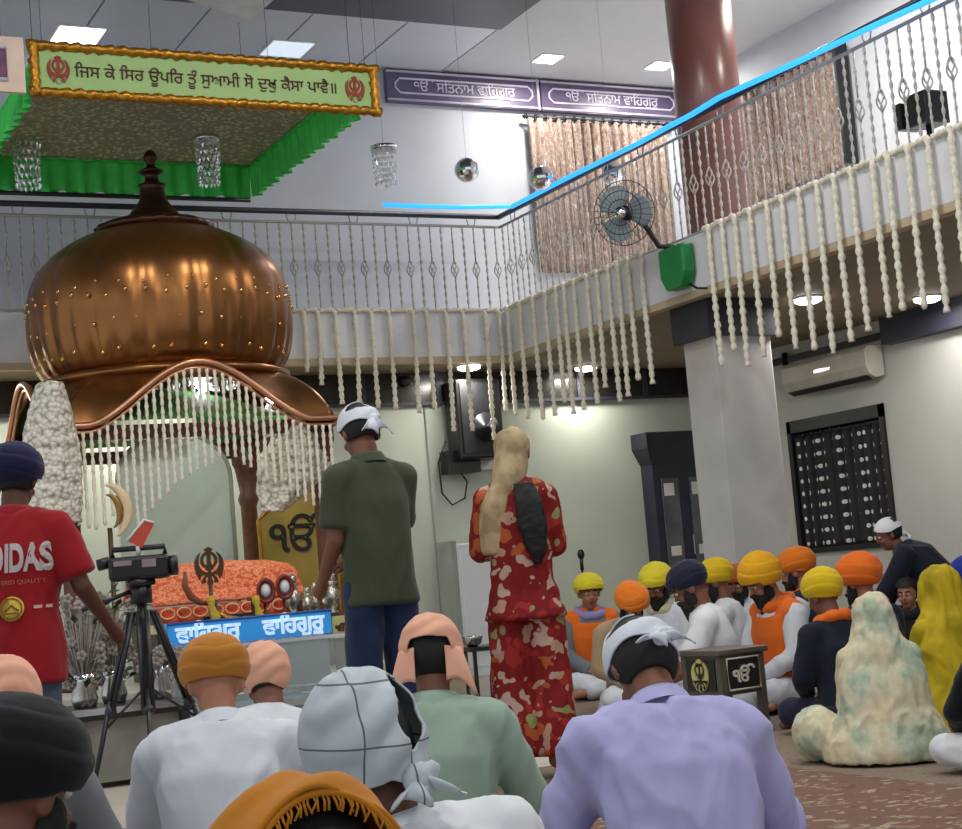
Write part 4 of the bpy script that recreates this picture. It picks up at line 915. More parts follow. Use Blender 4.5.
        def fin(p0, d, n_, L_, r, curl):
            P = [p0]; dd = d.copy(); ax = d.cross(n_).normalized()
            for i, fr_ in enumerate((.42, .32, .26)):
                dd = M.Rotation(curl*(.5 if i == 0 else 1), 3, ax) @ dd; P.append(P[-1]+dd*L_*fr_)
            x.tube([P[0], P[1], P[1].lerp(P[2], .5), P[2], P[2].lerp(P[3], .6), P[3]], [r, r*.98, r*.95, r*.9, r*.8, r*.45], 8)
        if hands:
            for k, sg in (('r', 1), ('l', -1)):
                d = (J['wr'+k]-J['el'+k]).normalized(); n_ = V((-sg*.8, .2, -.4)) if s.pose != 'sit' else V((-sg*.3, 0, -1)); n_ = (n_-d*n_.dot(d)).normalized(); l = d.cross(n_).normalized()
                if l.dot(V((0, 1, 0))) < 0 and s.pose != 'sit': l = -l
                for i, (o_, L_) in enumerate(((-.031, .055), (-.011, .075), (.01, .082), (.03, .073))): fin(J['wr'+k]+d*.088+l*o_, d, n_, L_, .0085, .38)
                fin(J['wr'+k]+d*.035+l*.032, (d*.7+l*.8+n_*.2).normalized(), n_, .062, .0098, .2)
        k0 = len(x.f)
        if face:
            for sg in (-1, 1):
                x.ell((sg*.03, .078, .012), (.0125, .0125, .0095), HM, 12, 8)
            k1 = len(x.f)
            for sg in (-1, 1): x.ell((sg*.03, .0865, .012), (.0062, .005, .0062), HM, 10, 6)
        else: k1 = k0
        if x.f:
            bm = bmesh.new(); bm.from_mesh(me); vs = [bm.verts.new(v) for v in x.v]
            for i, f in enumerate(x.f):
                try: ff = bm.faces.new([vs[j] for j in f]); ff.smooth = True; ff.material_index = 0 if i < k0 else (2 if i < k1 else 3)
                except ValueError: pass
            bm.to_mesh(me); bm.free()
        s.body_o = s.add('body', me)
    def add(s, name, me, parent=None):
        o = bpy.data.objects.new(name, me); COL.objects.link(o); o.parent = parent or s.root; return o
    # -------- clothes
    def shirt(s, m, sleeve='long', d=.022, drop=0, amp=.008, seed=0, name='shirt', belly=0, flare=0, fem=False, vox=.013, collar=None, cuff=.046):
        J = s.J; b = MB(); R_ = s.rings(d, fem, belly=belly)
        p, sd, f_, up = s.ring['pel']
        if drop: R_ = [(p-V((0, 0, drop)), V((1, 0, 0)), V((0, 1, 0)), max(.165*s.bd, .158)+d+flare+belly, .118*s.bd+d+flare+belly)] + R_
        elif s.pose == 'sit': R_ = [(p-V((0, 0, .09)), V((1, 0, 0)), V((0, 1, 0)), .19*s.bd+d, .15*s.bd+d)] + R_
        loft(b, R_)
        for k in 'rl':
            capsule(b, J['nb']-s.up*.012, J['sh'+k], .05+d*.8, .050+d*.9)
            if sleeve == 'long': capsule(b, J['sh'+k], J['el'+k], .050+d*.9, .043+d*.8); capsule(b, J['el'+k], J['el'+k].lerp(J['wr'+k], .95), .043+d*.8, cuff, True)
            elif sleeve == 'half': capsule(b, J['sh'+k], J['sh'+k].lerp(J['el'+k], .82), .050+d*.9, .050+d*1.0, True)
            else: capsule(b, J['sh'+k], J['sh'+k].lerp(J['el'+k], .3), .055+d, .05+d, True)
        o = s.add(name, fuse(b, vox, 7, folds(amp, 9, (.4, .1, 1), seed), m, name))
        if collar is not None:
            p = J['nb']; c = MB(); ax = (s.hc+(s.HM.to_3x3() @ V((0, -.02, -.06)))-p).normalized(); q = ax.to_track_quat('Z', 'Y').to_matrix().to_4x4(); q.translation = p+ax*.012
            c.lathe([(.074, -.01), (.066, .028), (.072, .036), (.08, .02), (.092, -.014)], 28, q, cap=False); s.add('collar', c.mesh('collar', collar), o)
        return o
    def trousers(s, m, d=.02, amp=.007, seed=3, wide=0, name='trousers', cut=.97):
        J = s.J; b = MB(); R_ = s.rings(d*.7)[:2]; p = s.ring['pel'][0]
        R_ = [(p-V((0, 0, .07)), V((1, 0, 0)), V((0, 1, 0)), .15*s.bd+d, .11*s.bd+d)]+[R_[0], (p.lerp(s.J['waist'], .6),)+R_[1][1:]]; loft(b, R_)
        for k in 'rl':
            capsule(b, J['hip'+k], J['kn'+k], (.088 if s.pose != 'stand' else .066)+d, .06+d+wide*.6); capsule(b, J['kn'+k], J['kn'+k].lerp(J['an'+k], cut), .06+d+wide*.6, .045+d+wide, True)
        return s.add(name, fuse(b, .014, 6, folds(amp, 8, (.2, .5, 1), seed), m, name))
    def lap(s, m, name='kurta_lap', seed=5, amp=.012, x=.34):
        b = MB(); J = s.J
        for k in 'rl': capsule(b, J['hip'+k]+V((0, 0, -.02)), J['kn'+k], .105, .085); capsule(b, J['kn'+k], J['an'+k], .085, .07)
        b.ell((0, .16, .07), (.2, .2, .07)); loft(b, [((0, .0, .012), V((1, 0, 0)), V((0, 1, 0)), .25, .2), ((0, 0, .16), V((1, 0, 0)), V((0, 1, 0)), .2, .17)])
        o = s.add(name, fuse(b, .015, 6, folds(amp, 8, (1, .4, .3), seed), m, name)); return o
    # -------- head wear
    def cover(s, name, m, c, rad, elmin, fold=None, hole=None, th=.007, nu=72, nv=30, parent=None, elmax=90):
        b = MB(); T = s.HM; c = V(c)
        for j in range(nv+1):
            for i in range(nu):
                az = 2*pi*i/nu; e0 = R(elmin(az)); el = e0 + (R(elmax)-e0)*j/nv
                k = 1+(fold(az, el)*min(1, max(0, cos(el))*3.5) if fold else 0)
                b.v.append(T @ (c + V((rad[0]*sin(az)*cos(el), rad[1]*cos(az)*cos(el), rad[2]*sin(el)))*k))
        for j in range(nv):
            for i in range(nu):
                az = 2*pi*(i+.5)/nu; e0 = R(elmin(az)); el = e0+(R(elmax)-e0)*(j+.5)/nv
                if hole and hole((az+pi) % (2*pi)-pi, math.degrees(el)): continue
                b.f.append([j*nu+i, j*nu+(i+1) % nu, (j+1)*nu+(i+1) % nu, (j+1)*nu+i])
        me = b.mesh(name, None); bm = bmesh.new(); bm.from_mesh(me); bmesh.ops.delete(bm, geom=[v for v in bm.verts if not v.link_faces], context='VERTS'); bm.to_mesh(me); bm.free(); mods = [('SOLIDIFY', dict(thickness=th, offset=1))]
        if hole: mods = [('SMOOTH', dict(factor=.5, iterations=6))]+mods
        me = _tmp(me, mods); me.name = name; me.materials.clear(); me.materials.append(m)
        for p in me.polygons: p.use_smooth = True
        return s.add(name, me, parent)
    def hair(s, m=HAIR, low=-38, front=28, rad=(.083, .1, .1)):
        return s.cover('hair', m, (0, -.01, .028), rad, lambda a: front if cos(a) > .45 else (low if cos(a) < -.1 else low+(front-low)*((cos(a)+.1)/.55)**1.5), lambda a, e: .006*noise.noise(V((sin(a)*9, cos(a)*9, e*4))))
    def turban(s, m, style=0, size=1.0, h=1.0, c=(0, -.016, .06)):
        def fo(a, e):
            aa = (a+pi) % (2*pi)-pi; t = e + (.38*abs(aa) if style == 0 else .3*sin(aa+.6)+.16*abs(aa))
            sw = (t*1.75) % 1.0; sw = sw if sw < .86 else .86*(1-sw)/.14
            return .05*(sw-.43)*(max(0, cos(e))**.5) + .014*noise.noise(V((sin(a)*2.5, cos(a)*2.5, t*9))) + .015*noise.noise(V((sin(a)*2, cos(a)*2, e*2+style*3)))
        o = s.cover('turban', m, c, (.116*size, .134*size, .118*size*h), lambda a: -34-10*cos(a+pi) + (14 if cos(a) > .6 else 0)+ 8*cos(a), fo, None, .01, 96, 40)
        top = MB(); top.ell((c[0], c[1]-.0, c[2]+.096*size*h), (.05*size, .055*size, .03*size), s.HM); s.add('turban_crown', top.mesh('turban_crown', m), o)
        return o
    def patka(s, m, size=1.0, knot=True, tails=.12, low=-30, tail_side=1, hole=None, name='headscarf', kc=(0, -.115, -.03), flap=True, nu=96, nv=40, c=(0, -.012, .035), rad=(.092, .112, .105), amp=1.0, kn=.026, emin=None):
        def fo(a, e):
            aa = (a+pi) % (2*pi)-pi; back = max(0, -cos(a))
            return amp*(.035*back*sin(e*11+3*sin(a*2))*max(0, cos(e)) + .016*noise.noise(V((sin(a)*4, cos(a)*4, e*5))) + .02*abs(sin(aa*1.5+e*2))*max(0, cos(e*1.2)))
        o = s.cover(name, m, c, tuple(r*size for r in rad), emin or (lambda a: low+30*max(0, cos(a))+6*sin(a*2)), fo, hole, .005, nu, nv)
        if knot:
            T = s.HM; b = MB(); k = V(kc); b.ell(k, (kn, kn*.8, kn), T); b.ell(k+V((kn*.8, -.004, kn*.3)), (kn*.8, kn*.6, kn*.5), T)
            me = fuse(b, .004, 2, folds(.004, 40), m, 'knot'); s.add('knot', me, o)
            if tails:
                b = MB()
                for sg, ang in ((-1, .35), (1, -.1)):
                    def tl(u, v, sg=sg): return T @ (k + V((sg*(.008+.028*u) + (v-.5)*(.03+.05*u), -.012-.02*sin(u*2.5)+.012*sin(v*7), -.01-tails*u+.015*sin(v*5))))
                    b.grid(tl, 8, 10)
                ob = s.add('scarf_tail', _tmp(b.mesh('scarf_tail', None), [('SOLIDIFY', dict(thickness=.004))]), o); ob.data.name = 'scarf_tail'; ob.data.materials.clear(); ob.data.materials.append(m)
                for p in ob.data.polygons: p.use_smooth = True
        return o
    def beard(s, m=BEARD, L_=.1, w=.06):
        b = MB(); T = s.HM
        b.ell((0, .06, -.075), (w, .045, .05), T); b.ell((0, .07, -.075-L_*.5), (w*.85, .04, .03+L_*.5), T); b.ell((0, .07, -.075-L_), (w*.5, .03, .04), T)
        for sg in (-1, 1): b.ell((sg*.062, .02, -.045), (.018, .032, .05), T); b.ell((sg*.02, .1, -.04), (.024, .012, .01), T)
        return s.add('beard', fuse(b, .007, 3, folds(.004, 30, (1, 0, .2)), m, 'beard'))
    def brows(s):
        b = MB()
        for sg in (-1, 1): b.tube([s.HM @ V((sg*x, y, z)) for x, y, z in ((.012, .093, .034), (.03, .092, .04), (.05, .078, .034))], .0042, 6)
        return s.add('eyebrow', b.mesh('eyebrow', HAIR))
    def vest(s, m, d=.04, name='vest'):
        b = MB(); loft(b, s.rings(d)[0:4]); p = s.ring['shl'][0]
        for k in 'rl': capsule(b, s.J['nb']-s.up*.02, s.J['sh'+k].lerp(s.J['nb'], .12), .055+d*.6, .05+d*.8)
        return s.add(name, fuse(b, .013, 5, folds(.005, 8, (.2, 0, 1)), m, name))
    def scarf_collar(s, m, r=.085, rr=.035, name='neck_scarf', down=0):
        b = MB(); p = s.J['nb']+s.up*.01; P = [p + s.sd*r*1.15*cos(a) + s.f*r*sin(a) + s.up*(-.02*sin(a)) for a in [2*pi*i/24 for i in range(24)]]
        b.tube(P, [rr*(1+.15*sin(i*1.7)) for i in range(24)], 10, True)
        if down:
            for sg in (-1, 1): b.tube([p+s.f*(.085+.03)+s.sd*sg*.05-s.up*t*down+s.f*.05*sin(t*2) for t in (0, .25, .5, .75, 1)], [rr, rr*1.1, rr*1.2, rr*1.2, rr], 8)
        return s.add(name, fuse(b, .01, 3, folds(.005, 20), m, name))
    # -------- placing
    def place(s, px_, py_, w, a, label, cat='person', top=(0, -.016, .19), z0=0.02, group=None, scale=None, ground=None):
        hw_ = [c for c in s.root.children if c.name.split('.')[0] in ('turban', 'headscarf', 'head_kerchief', 'dupatta')] or [c for c in s.root.children if c.name.split('.')[0] == 'hair']
        vs = [v.co for c in hw_ for v in c.data.vertices]; zm = max(v.z for v in vs); vs = [v for v in vs if v.z > zm-.008]; T = sum(vs, V())/len(vs); T.z = zm
        world = deep(px_, py_, w); sc_ = scale or (world.z-z0)/T.z
        rz = -(YAW+R(a)); s.root.scale = (sc_,)*3; s.root.rotation_euler = (0, 0, rz)
        h = M.Rotation(rz, 3, 'Z') @ (T*sc_); s.root.location = (world.x-h.x, world.y-h.y, z0 if scale is None else world.z-h.z)
        tag(s.root, label, cat, group); print('FIG %.2f z %.2f  %s' % (sc_, world.z, label)); return s

C = {k: cloth('cloth_'+k, v) for k, v in dict(red='#8f121c', navy='#15163a', navyb='#1d2138', olive='#3f4632', denim='#1d2b49', white='#cfd4da', whiteb='#dcdfe2', mustard='#b5772a', peach='#dda58a', sage='#93aa98', lav='#a9a8d2', yellow='#d4b21c', yellowb='#e0a31c', lemon='#d8c930', orange='#d9741c', orangeb='#e06a1e', rust='#a8521e', amber='#b9740f', black='#101016', jacket='#171d2c', cream='#cfc7a4', grey='#6f7478', tan='#a0896a', dark='#1c1a20', violet='#8e86b8', ochre='#b89b18').items()}
STRIPE = None
# ------------------------------------------------------------------ the crowd
# man in red T-shirt at the camera
f = Fig(pose='stand', lean=.10, hp=.1, hy=-.1, skin=2, arms={'elr': (.27, .06, 1.13), 'wrr': (.30, .25, .96), 'ell': (-.24, .1, 1.12), 'wrl': (-.12, .36, 1.1)}, build=1.0)
sh_ = f.shirt(C['red'], 'half', .03, .17, .010, 2, 't_shirt', vox=.012, collar=C['red'])
f.trousers(cloth('faded_jeans', '#4a5568'), .02); f.turban(C['navy'], 1, .93, .92); f.hair(low=-45, front=10)
WT = mat('white_print', '#e6e0dc', .7, var=0); YT_ = mat('yellow_print', '#c9a23a', .7, var=0)
def on_back(f, zz, off=.0):
    # point of the back surface of the shirt at height zz, found by ray casting in local space
    hit = f.ray.ray_cast(V((off, -1.0, zz)), V((0, 1, 0)))
    return hit[1] if hit[0] else V((off, -.16, zz))
from mathutils.bvhtree import BVHTree
bvh = BVHTree.FromPolygons([v.co for v in sh_.data.vertices], [p.vertices[:] for p in sh_.data.polygons])
def decal(me_o, lift=.011):
    for v in me_o.data.vertices:
        h = bvh.ray_cast(V((v.co.x, -1.0, v.co.z)), V((0, 1, 0)))
        if h[0]: v.co.y = h[0].y-lift-(.002 if v.co.y > 0 else 0)
TB = lambda x, z: frame((x, -.2, z), (1, 0, 0), (0, 0, 1))
o = text('lettering', "ADIDAS", .1, WT, sh_, TB(.055, 1.265), .002, .29, .0045); 
for v in o.data.vertices: v.co.z = 1.265+(v.co.z-1.265)*1.9
decal(o)
o = text('small_lettering', "ENGINEERED QUALITY", .02, mat('dull_print', '#c88a6a', .7), sh_, TB(.055, 1.165), .001, .24); decal(o)
b = MB().lathe([(.001, .002), (.05, .002), (.05, 0), (.001, 0)], 40, TB(.055, 1.06)); o = b.build('crest', YT_, sh_); decal(o)
b = MB().tube([(.055+.041*cos(a), -.2, 1.06+.041*sin(a)) for a in [2*pi*i/40 for i in range(40)]], .003, 5, True).tube([(.025, -.2, 1.05), (.043, -.2, 1.062), (.055, -.2, 1.075), (.067, -.2, 1.062), (.085, -.2, 1.05)], .004, 5).tube([(.027, -.2, 1.042), (.083, -.2, 1.042)], .003, 5); o = b.build('crest_ring', mat('dark_print', '#7a5a1a', .7), sh_); decal(o, .014)
b = MB().box((.135, -.2, 1.055), (.175, -.198, 1.068)); o = b.build('print_mark', mat('pale_print', '#dcb0a0', .7), sh_, False); decal(o)
f.place(14, 441, 6.3, 10, 'man in a red printed T-shirt and navy turban standing behind the camera tripod', top=(0, -.016, .18), z0=0)

# man in olive shirt
f = Fig(pose='stand', lean=.07, hp=.28, hy=.1, skin=1, arms={'ell': (-.185, .03, 1.12), 'wrl': (-.17, .2, .95), 'elr': (.165, .09, 1.12), 'wrr': (.06, .3, 1.05)}, build=.84)
f.shirt(C['olive'], 'half', .022, .10, .007, 4, 'shirt', vox=.012, collar=C['olive']); f.trousers(C['denim'], .022); f.hair(low=-42)
WB = cloth('white_handkerchief', '#cdd2da')
f.patka(WB, 1.0, True, .06, -12, hole=lambda a, e: abs(a) > 2.0 and 26 < e < 66, kc=(.02, -.118, .02), name='head_kerchief', amp=.5)
f.place(356, 402, 7.6, -34, 'man in an olive shirt and jeans standing at the shrine with a white head kerchief', top=(0, -.012, .145), z0=0)

# woman in red floral suit
FLOR = patches('red_floral_cotton', ['#7c1a1c', (0, '#9a2b26'), (.2, '#b08a72'), (.36, '#84201e'), (.5, '#a8562e'), (.66, '#8f2a26'), (.7, '#8f8a5a'), (.78, '#b79a8c')], 12, .8, dist=.9, thr=.5)
f = Fig(pose='stand', lean=.03, hp=.25, hy=-.05, skin=1, fem=True, arms={'ell': (-.2, .02, 1.12), 'wrl': (-.16, .26, 1.12), 'elr': (.18, .04, 1.12), 'wrr': (.05, .24, 1.17)}, build=.82)
k = f.shirt(FLOR, 'long', .016, .15, .009, 6, 'kameez', flare=.035, fem=True, vox=.012); f.trousers(FLOR, .018, .012, 8, .05, 'salwar', .94)
b = MB(); DUP = patches('tan_dupatta', [(.4, '#9a8464'), (.55, '#b5a07c')], 12, .8, 'noise')
b.ell((0, -.01, .03), (.092, .112, .112), f.HM); capsule(b, f.hc+V((-.005, -.02, -.02)), f.J['nb']+V((-.02, -.015, .04)), .094, .085); capsule(b, f.J['nb']+V((-.03, -.015, .03)), V((-.07, -.02, 1.36)), .08, .07)
loft(b, [(V((-.07, -.0, 1.42)), V((1, 0, 0)), V((0, 1, 0)), .06, .09), (V((-.095, .01, 1.34)), V((1, 0, 0)), V((0, 1, 0)), .085, .125), (V((-.11, .02, 1.22)), V((1, 0, 0)), V((0, 1, 0)), .082, .13), (V((-.115, .03, 1.1)), V((1, 0, 0)), V((0, 1, 0)), .075, .13)])
f.add('dupatta', fuse(b, .011, 5, folds(.007, 14, (.2, 0, 1), 3), DUP, 'dupatta'))
b = MB()
for i in range(9): b.tube([(.02+.008*i, -.10-.02*sin(i*.35), 1.43), (.03+.011*i, -.145, 1.34), (.035+.013*i+.008*sin(i*2), -.15, 1.22), (.06+.008*i, -.135, 1.12-.02*(i%3)), (.075+.005*i, -.125, 1.06-.03*(i%2))], [.02, .024, .024, .016, .004], 8)
f.add('hair', fuse(b, .009, 3, folds(.004, 40, (1, 0, 0)), HAIR, 'hair'))
f.place(513, 426, 7.65, 6, 'woman in a red floral suit with a tan scarf, standing with long dark hair', top=(0, -.01, .145), z0=0.012)

# lavender shirt man, foreground
f = Fig(lean=.42, hp=.45, hy=-.06, skin=1, build=1.02, arms={'elr': (.30, .2, .26), 'ell': (-.30, .2, .26)})
f.shirt(C['lav'], 'long', .028, 0, .014, 11, vox=.011, collar=C['lav'], belly=.01); f.lap(cloth('dark_trousers', '#2b2c38'), 'trousers'); f.hair(low=-52, rad=(.086, .104, .103))
f.patka(WB, 1.0, True, .028, -16, hole=lambda a, e: (abs(a) > 1.75 and 18 < e < 52) or (a > 1.2 and 50 < e < 78), kc=(.025, -.115, .005), name='head_kerchief', amp=.6)
f.place(630, 614, 4.0, -9, 'man in a lavender shirt seated with his back turned, white cloth tied over black hair', top=(0, -.05, .135))

# white scarf man, close foreground
PLAID = NT('striped_white_scarf'); _v = coords(PLAID, (1, 1, 1)); 
def _band(vec, axis, freq, w):
    sp = PLAID.n('ShaderNodeSeparateXYZ'); PLAID.l(vec, sp.inputs[0]); m1 = PLAID.n('ShaderNodeMath', operation='MULTIPLY'); PLAID.l(sp.outputs[axis], m1.inputs[0]); m1.inputs[1].default_value = freq
    fr = PLAID.n('ShaderNodeMath', operation='FRACT'); PLAID.l(m1.outputs[0], fr.inputs[0]); lt = PLAID.n('ShaderNodeMath', operation='LESS_THAN'); PLAID.l(fr.outputs[0], lt.inputs[0]); lt.inputs[1].default_value = w; return lt.outputs[0]
_c1 = mix(PLAID, _band(_v, 0, 11, .035), lin('#b9c2c6'), lin('#5a646c')); _c2 = mix(PLAID, _band(_v, 2, 9, .03), _c1, lin('#5a646c')); PLAID.l(_c2, PLAID.b.inputs['Base Color']); PLAID.b.inputs['Roughness'].default_value = .8
f = Fig(lean=.34, side=-.2, hp=-.02, hy=.0, ht=-.2, skin=2, build=1.0)
f.shirt(C['whiteb'], 'long', .03, 0, .009, 13, vox=.012, collar=C['whiteb']); f.lap(C['grey'], 'trousers'); f.hair(low=-50)
f.patka(PLAID.m, 1.12, True, .03, -46, hole=lambda a, e: -24 < e < 44 and abs(a-(2.5-.32*(e/50))) < .36*max(0, sin(pi*(e+24)/68))**.6, amp=1.7, kc=(.04, -.112, -.07), rad=(.096, .12, .118), name='headscarf', nu=128, nv=56, kn=.03)
f.place(350, 666, 2.62, -22, 'man with a large striped white headscarf knotted behind, close in the foreground', top=(-.0, -.02, .15))

# mustard headscarf, very close at the bottom
f = Fig(lean=.5, hp=.62, hy=.1, skin=1, build=1.0)
f.shirt(C['dark'], 'long', .028, 0, .008, 15); f.lap(C['grey'], 'trousers'); f.hair(low=-55, rad=(.088, .106, .104))
AE = lambda a: -30+34*max(0, -cos(a)-.45)/.55
o = f.patka(C['amber'], 1.12, False, 0, name='headscarf', emin=AE, rad=(.1, .12, .108))
b = MB(); rr = random.Random(4)
P_ = []
for i in range(44):
    a = pi-.95+1.9*i/43; e = R(AE(a)); p = f.HM @ (V((0, -.012, .035)) + V((.113*sin(a)*cos(e), .136*cos(a)*cos(e), .123*sin(e)))); P_.append(p)
    b.tube([p, p+V((.003*rr.uniform(-1, 1), -.005, -.008)), p+V((.006*rr.uniform(-1, 1), -.006, -.017))], .0014, 5)
b.tube(P_, .004, 6)
f.add('fringe', b.mesh('fringe', C['amber']), o)
f.place(301, 770, 1.5, -34, 'person with a fringed mustard yellow headscarf at the very bottom of the view', top=(0, -.04, .16))

# black turbaned man, bottom left
f = Fig(lean=.16, hp=.12, hy=.3, skin=1, build=1.0)
f.shirt(C['dark'], 'long', .028, 0, .008, 17); f.lap(C['grey'], 'trousers'); f.turban(C['black'], 1, .95, .88); f.beard(L_=.04)
f.place(12, 690, 2.35, 12, 'man in a black turban close at the bottom left corner', top=(0, -.016, .175))
# peach head cover at left edge
f = Fig(lean=.25, hp=.3, skin=1); f.shirt(C['grey'], 'long', .025, 0, .008, 19); f.lap(C['grey'], 'trousers'); f.hair(); f.patka(C['peach'], 1.02, True, .08, -20)
f.place(3, 654, 4.3, 0, 'person with a plain peach head cover at the left edge below the red T-shirt', top=(0, -.012, .145))

# mustard turban man
f = Fig(lean=.30, hp=.3, hy=-.15, skin=0, build=1.0)
f.shirt(C['white'], 'long', .032, 0, .010, 21, vox=.012, collar=C['white']); f.lap(C['white'], 'kurta_lap'); f.turban(C['mustard'], 0, .90, .84)
f.place(212, 632, 4.7, -6, 'man in a white shirt and mustard turban seated with his back turned', top=(0, -.016, .17))
# peach patka person right of him
f = Fig(lean=.55, hp=.0, skin=1, side=.12); f.shirt(C['white'], 'long', .025, 0, .008, 23); f.lap(C['grey'], 'trousers'); f.hair(low=-50); f.patka(C['peach'], 1.03, False, 0, -50)
f.place(262, 640, 5.6, -20, 'person with a peach head cover bowing just right of the mustard turban', top=(0, -.03, .145))
# green shirt man
f = Fig(lean=.22, hp=.12, hy=-.05, skin=1, build=.96, arms={'elr': (.28, .14, .30), 'wrr': (.22, .34, .2)})
f.shirt(C['sage'], 'long', .028, 0, .009, 25, vox=.012, collar=C['sage']); f.lap(C['tan'], 'trousers'); f.hair(low=-55)
o = f.patka(C['peach'], 1.06, False, 0, -8, name='headscarf', emin=lambda a: -30+25*max(0, cos(a))+36*min(1, max(0, -cos(a)-.6)/.2))
b = MB()
for sg in (-1, 1):
    def fl(u, v, sg=sg): return f.HM @ V((sg*(.05+.05*v+.045*u*v), -.108+.035*v-.015*sin(u*3)*v, .02-.15*u*(.75+.25*v)+.02*sin(v*4)*u))
    b.grid(fl, 8, 8)
f.add('scarf_flap', _tmp(b.mesh('scarf_flap', None), [('SOLIDIFY', dict(thickness=.006))]), o); f.root.children[-1].name
fo_ = [c for c in o.children][-1]; fo_.data.materials.clear(); fo_.data.materials.append(C['peach'])
for p in fo_.data.polygons: p.use_smooth = True
f.place(428, 612, 4.75, 4, 'man in a sage green shirt with a peach cloth tied over black hair', top=(0, -.04, .145))

# ---- far row at the right
def seat_fig(px_, py_, w, a, label, tur, shirt, lean=.2, hp=.15, hy=0, skin=0, style=0, size=.95, h=.9, vest=None, scarf=None, beard=.08, lapm=None, seed=1, sleeve='long', grey=False, ht=0, twist=0, arms=None, down=0):
    f = Fig(lean=lean, hp=hp, hy=hy, skin=skin, ht=ht, twist=twist, arms=arms or {'elr': (.23, .1, .32), 'ell': (-.23, .1, .32), 'wrr': (.07, .28, .2), 'wrl': (-.07, .28, .2)}, legs={'knr': (.19, .27, .115), 'knl': (-.19, .27, .115)}, build=.95)
    f.shirt(shirt, sleeve, .026, 0, .008, seed, 'kurta'); f.lap(lapm or C['white'], 'kurta_lap', seed)
    f.turban(tur, style, size, h); f.brows()
    if beard: f.beard(L_=beard)
    if vest: f.vest(vest)
    if scarf: f.scarf_collar(scarf, down=down)
    return f.place(px_, py_, w, a, label, top=(0, -.016, .06+.118*size*h+.005))
seat_fig(587, 572, 11.9, 172, 'person in a lemon yellow turban facing the camera, leftmost beside the microphone', C['lemon'], C['grey'], .1, .1, 0, 0, 0, .95, .8, scarf=C['violet'], vest=C['orangeb'], seed=31, beard=0)
seat_fig(629, 580, 10.2, 170, 'person in an orange turban with head bowed, just right of the lemon turban', C['orange'], C['tan'], .3, .5, 0, 1, 1, .95, .8, seed=32, beard=.05)
seat_fig(655, 561, 11.2, -140, 'person in a yellow turban looking down, behind the navy turbaned man', C['lemon'], C['white'], .15, .35, -.2, 1, 0, .95, .85, seed=33, scarf=C['cream'])
seat_fig(687, 559, 9.3, -78, 'bearded man in a navy turban and white short sleeved kurta in profile', C['navyb'], C['whiteb'], .1, .4, 0, 1, 1, .86, .92, seed=34, sleeve='half', beard=.16, arms={'elr': (.26, .2, .30), 'wrr': (.06, .4, .3)})
seat_fig(713, 557, 10.6, -70, 'man in a yellow turban and white kurta right behind the navy turbaned man', C['yellow'], C['white'], .06, .25, 0, 1, 0, .9, .9, seed=35)
seat_fig(736, 563, 11.6, -150, 'person in a dull rust turban half hidden at the back of the row', C['rust'], C['white'], .1, .2, 0, 1, 1, .9, .85, seed=36)
seat_fig(757, 550, 9.75, -118, 'bearded man in a tall yellow turban with an orange scarf, looking down', C['yellowb'], C['white'], .1, .4, .1, 0, 0, .98, 1.08, vest=C['orangeb'], scarf=C['orangeb'], seed=37, beard=.15)
seat_fig(794, 546, 10.8, -62, 'man in an orange turban with orange neck scarf, navy vest and white sleeves', C['orange'], C['white'], .05, .2, 0, 0, 1, .95, .85, vest=C['navyb'], scarf=C['orangeb'], seed=38, beard=.06)
seat_fig(819, 566, 8.4, -28, 'man in a yellow turban and navy jacket with an orange collar, back turned', C['yellow'], C['jacket'], .18, .15, -.1, 1, 1, .92, .98, scarf=C['orangeb'], lapm=C['navyb'], seed=39, beard=0)
seat_fig(856, 551, 9.0, -35, 'person in a bright orange turban behind the woman in cream', C['orangeb'], C['jacket'], .15, .15, 0, 0, 0, 1.08, .92, scarf=C['orangeb'], seed=40, beard=.05)

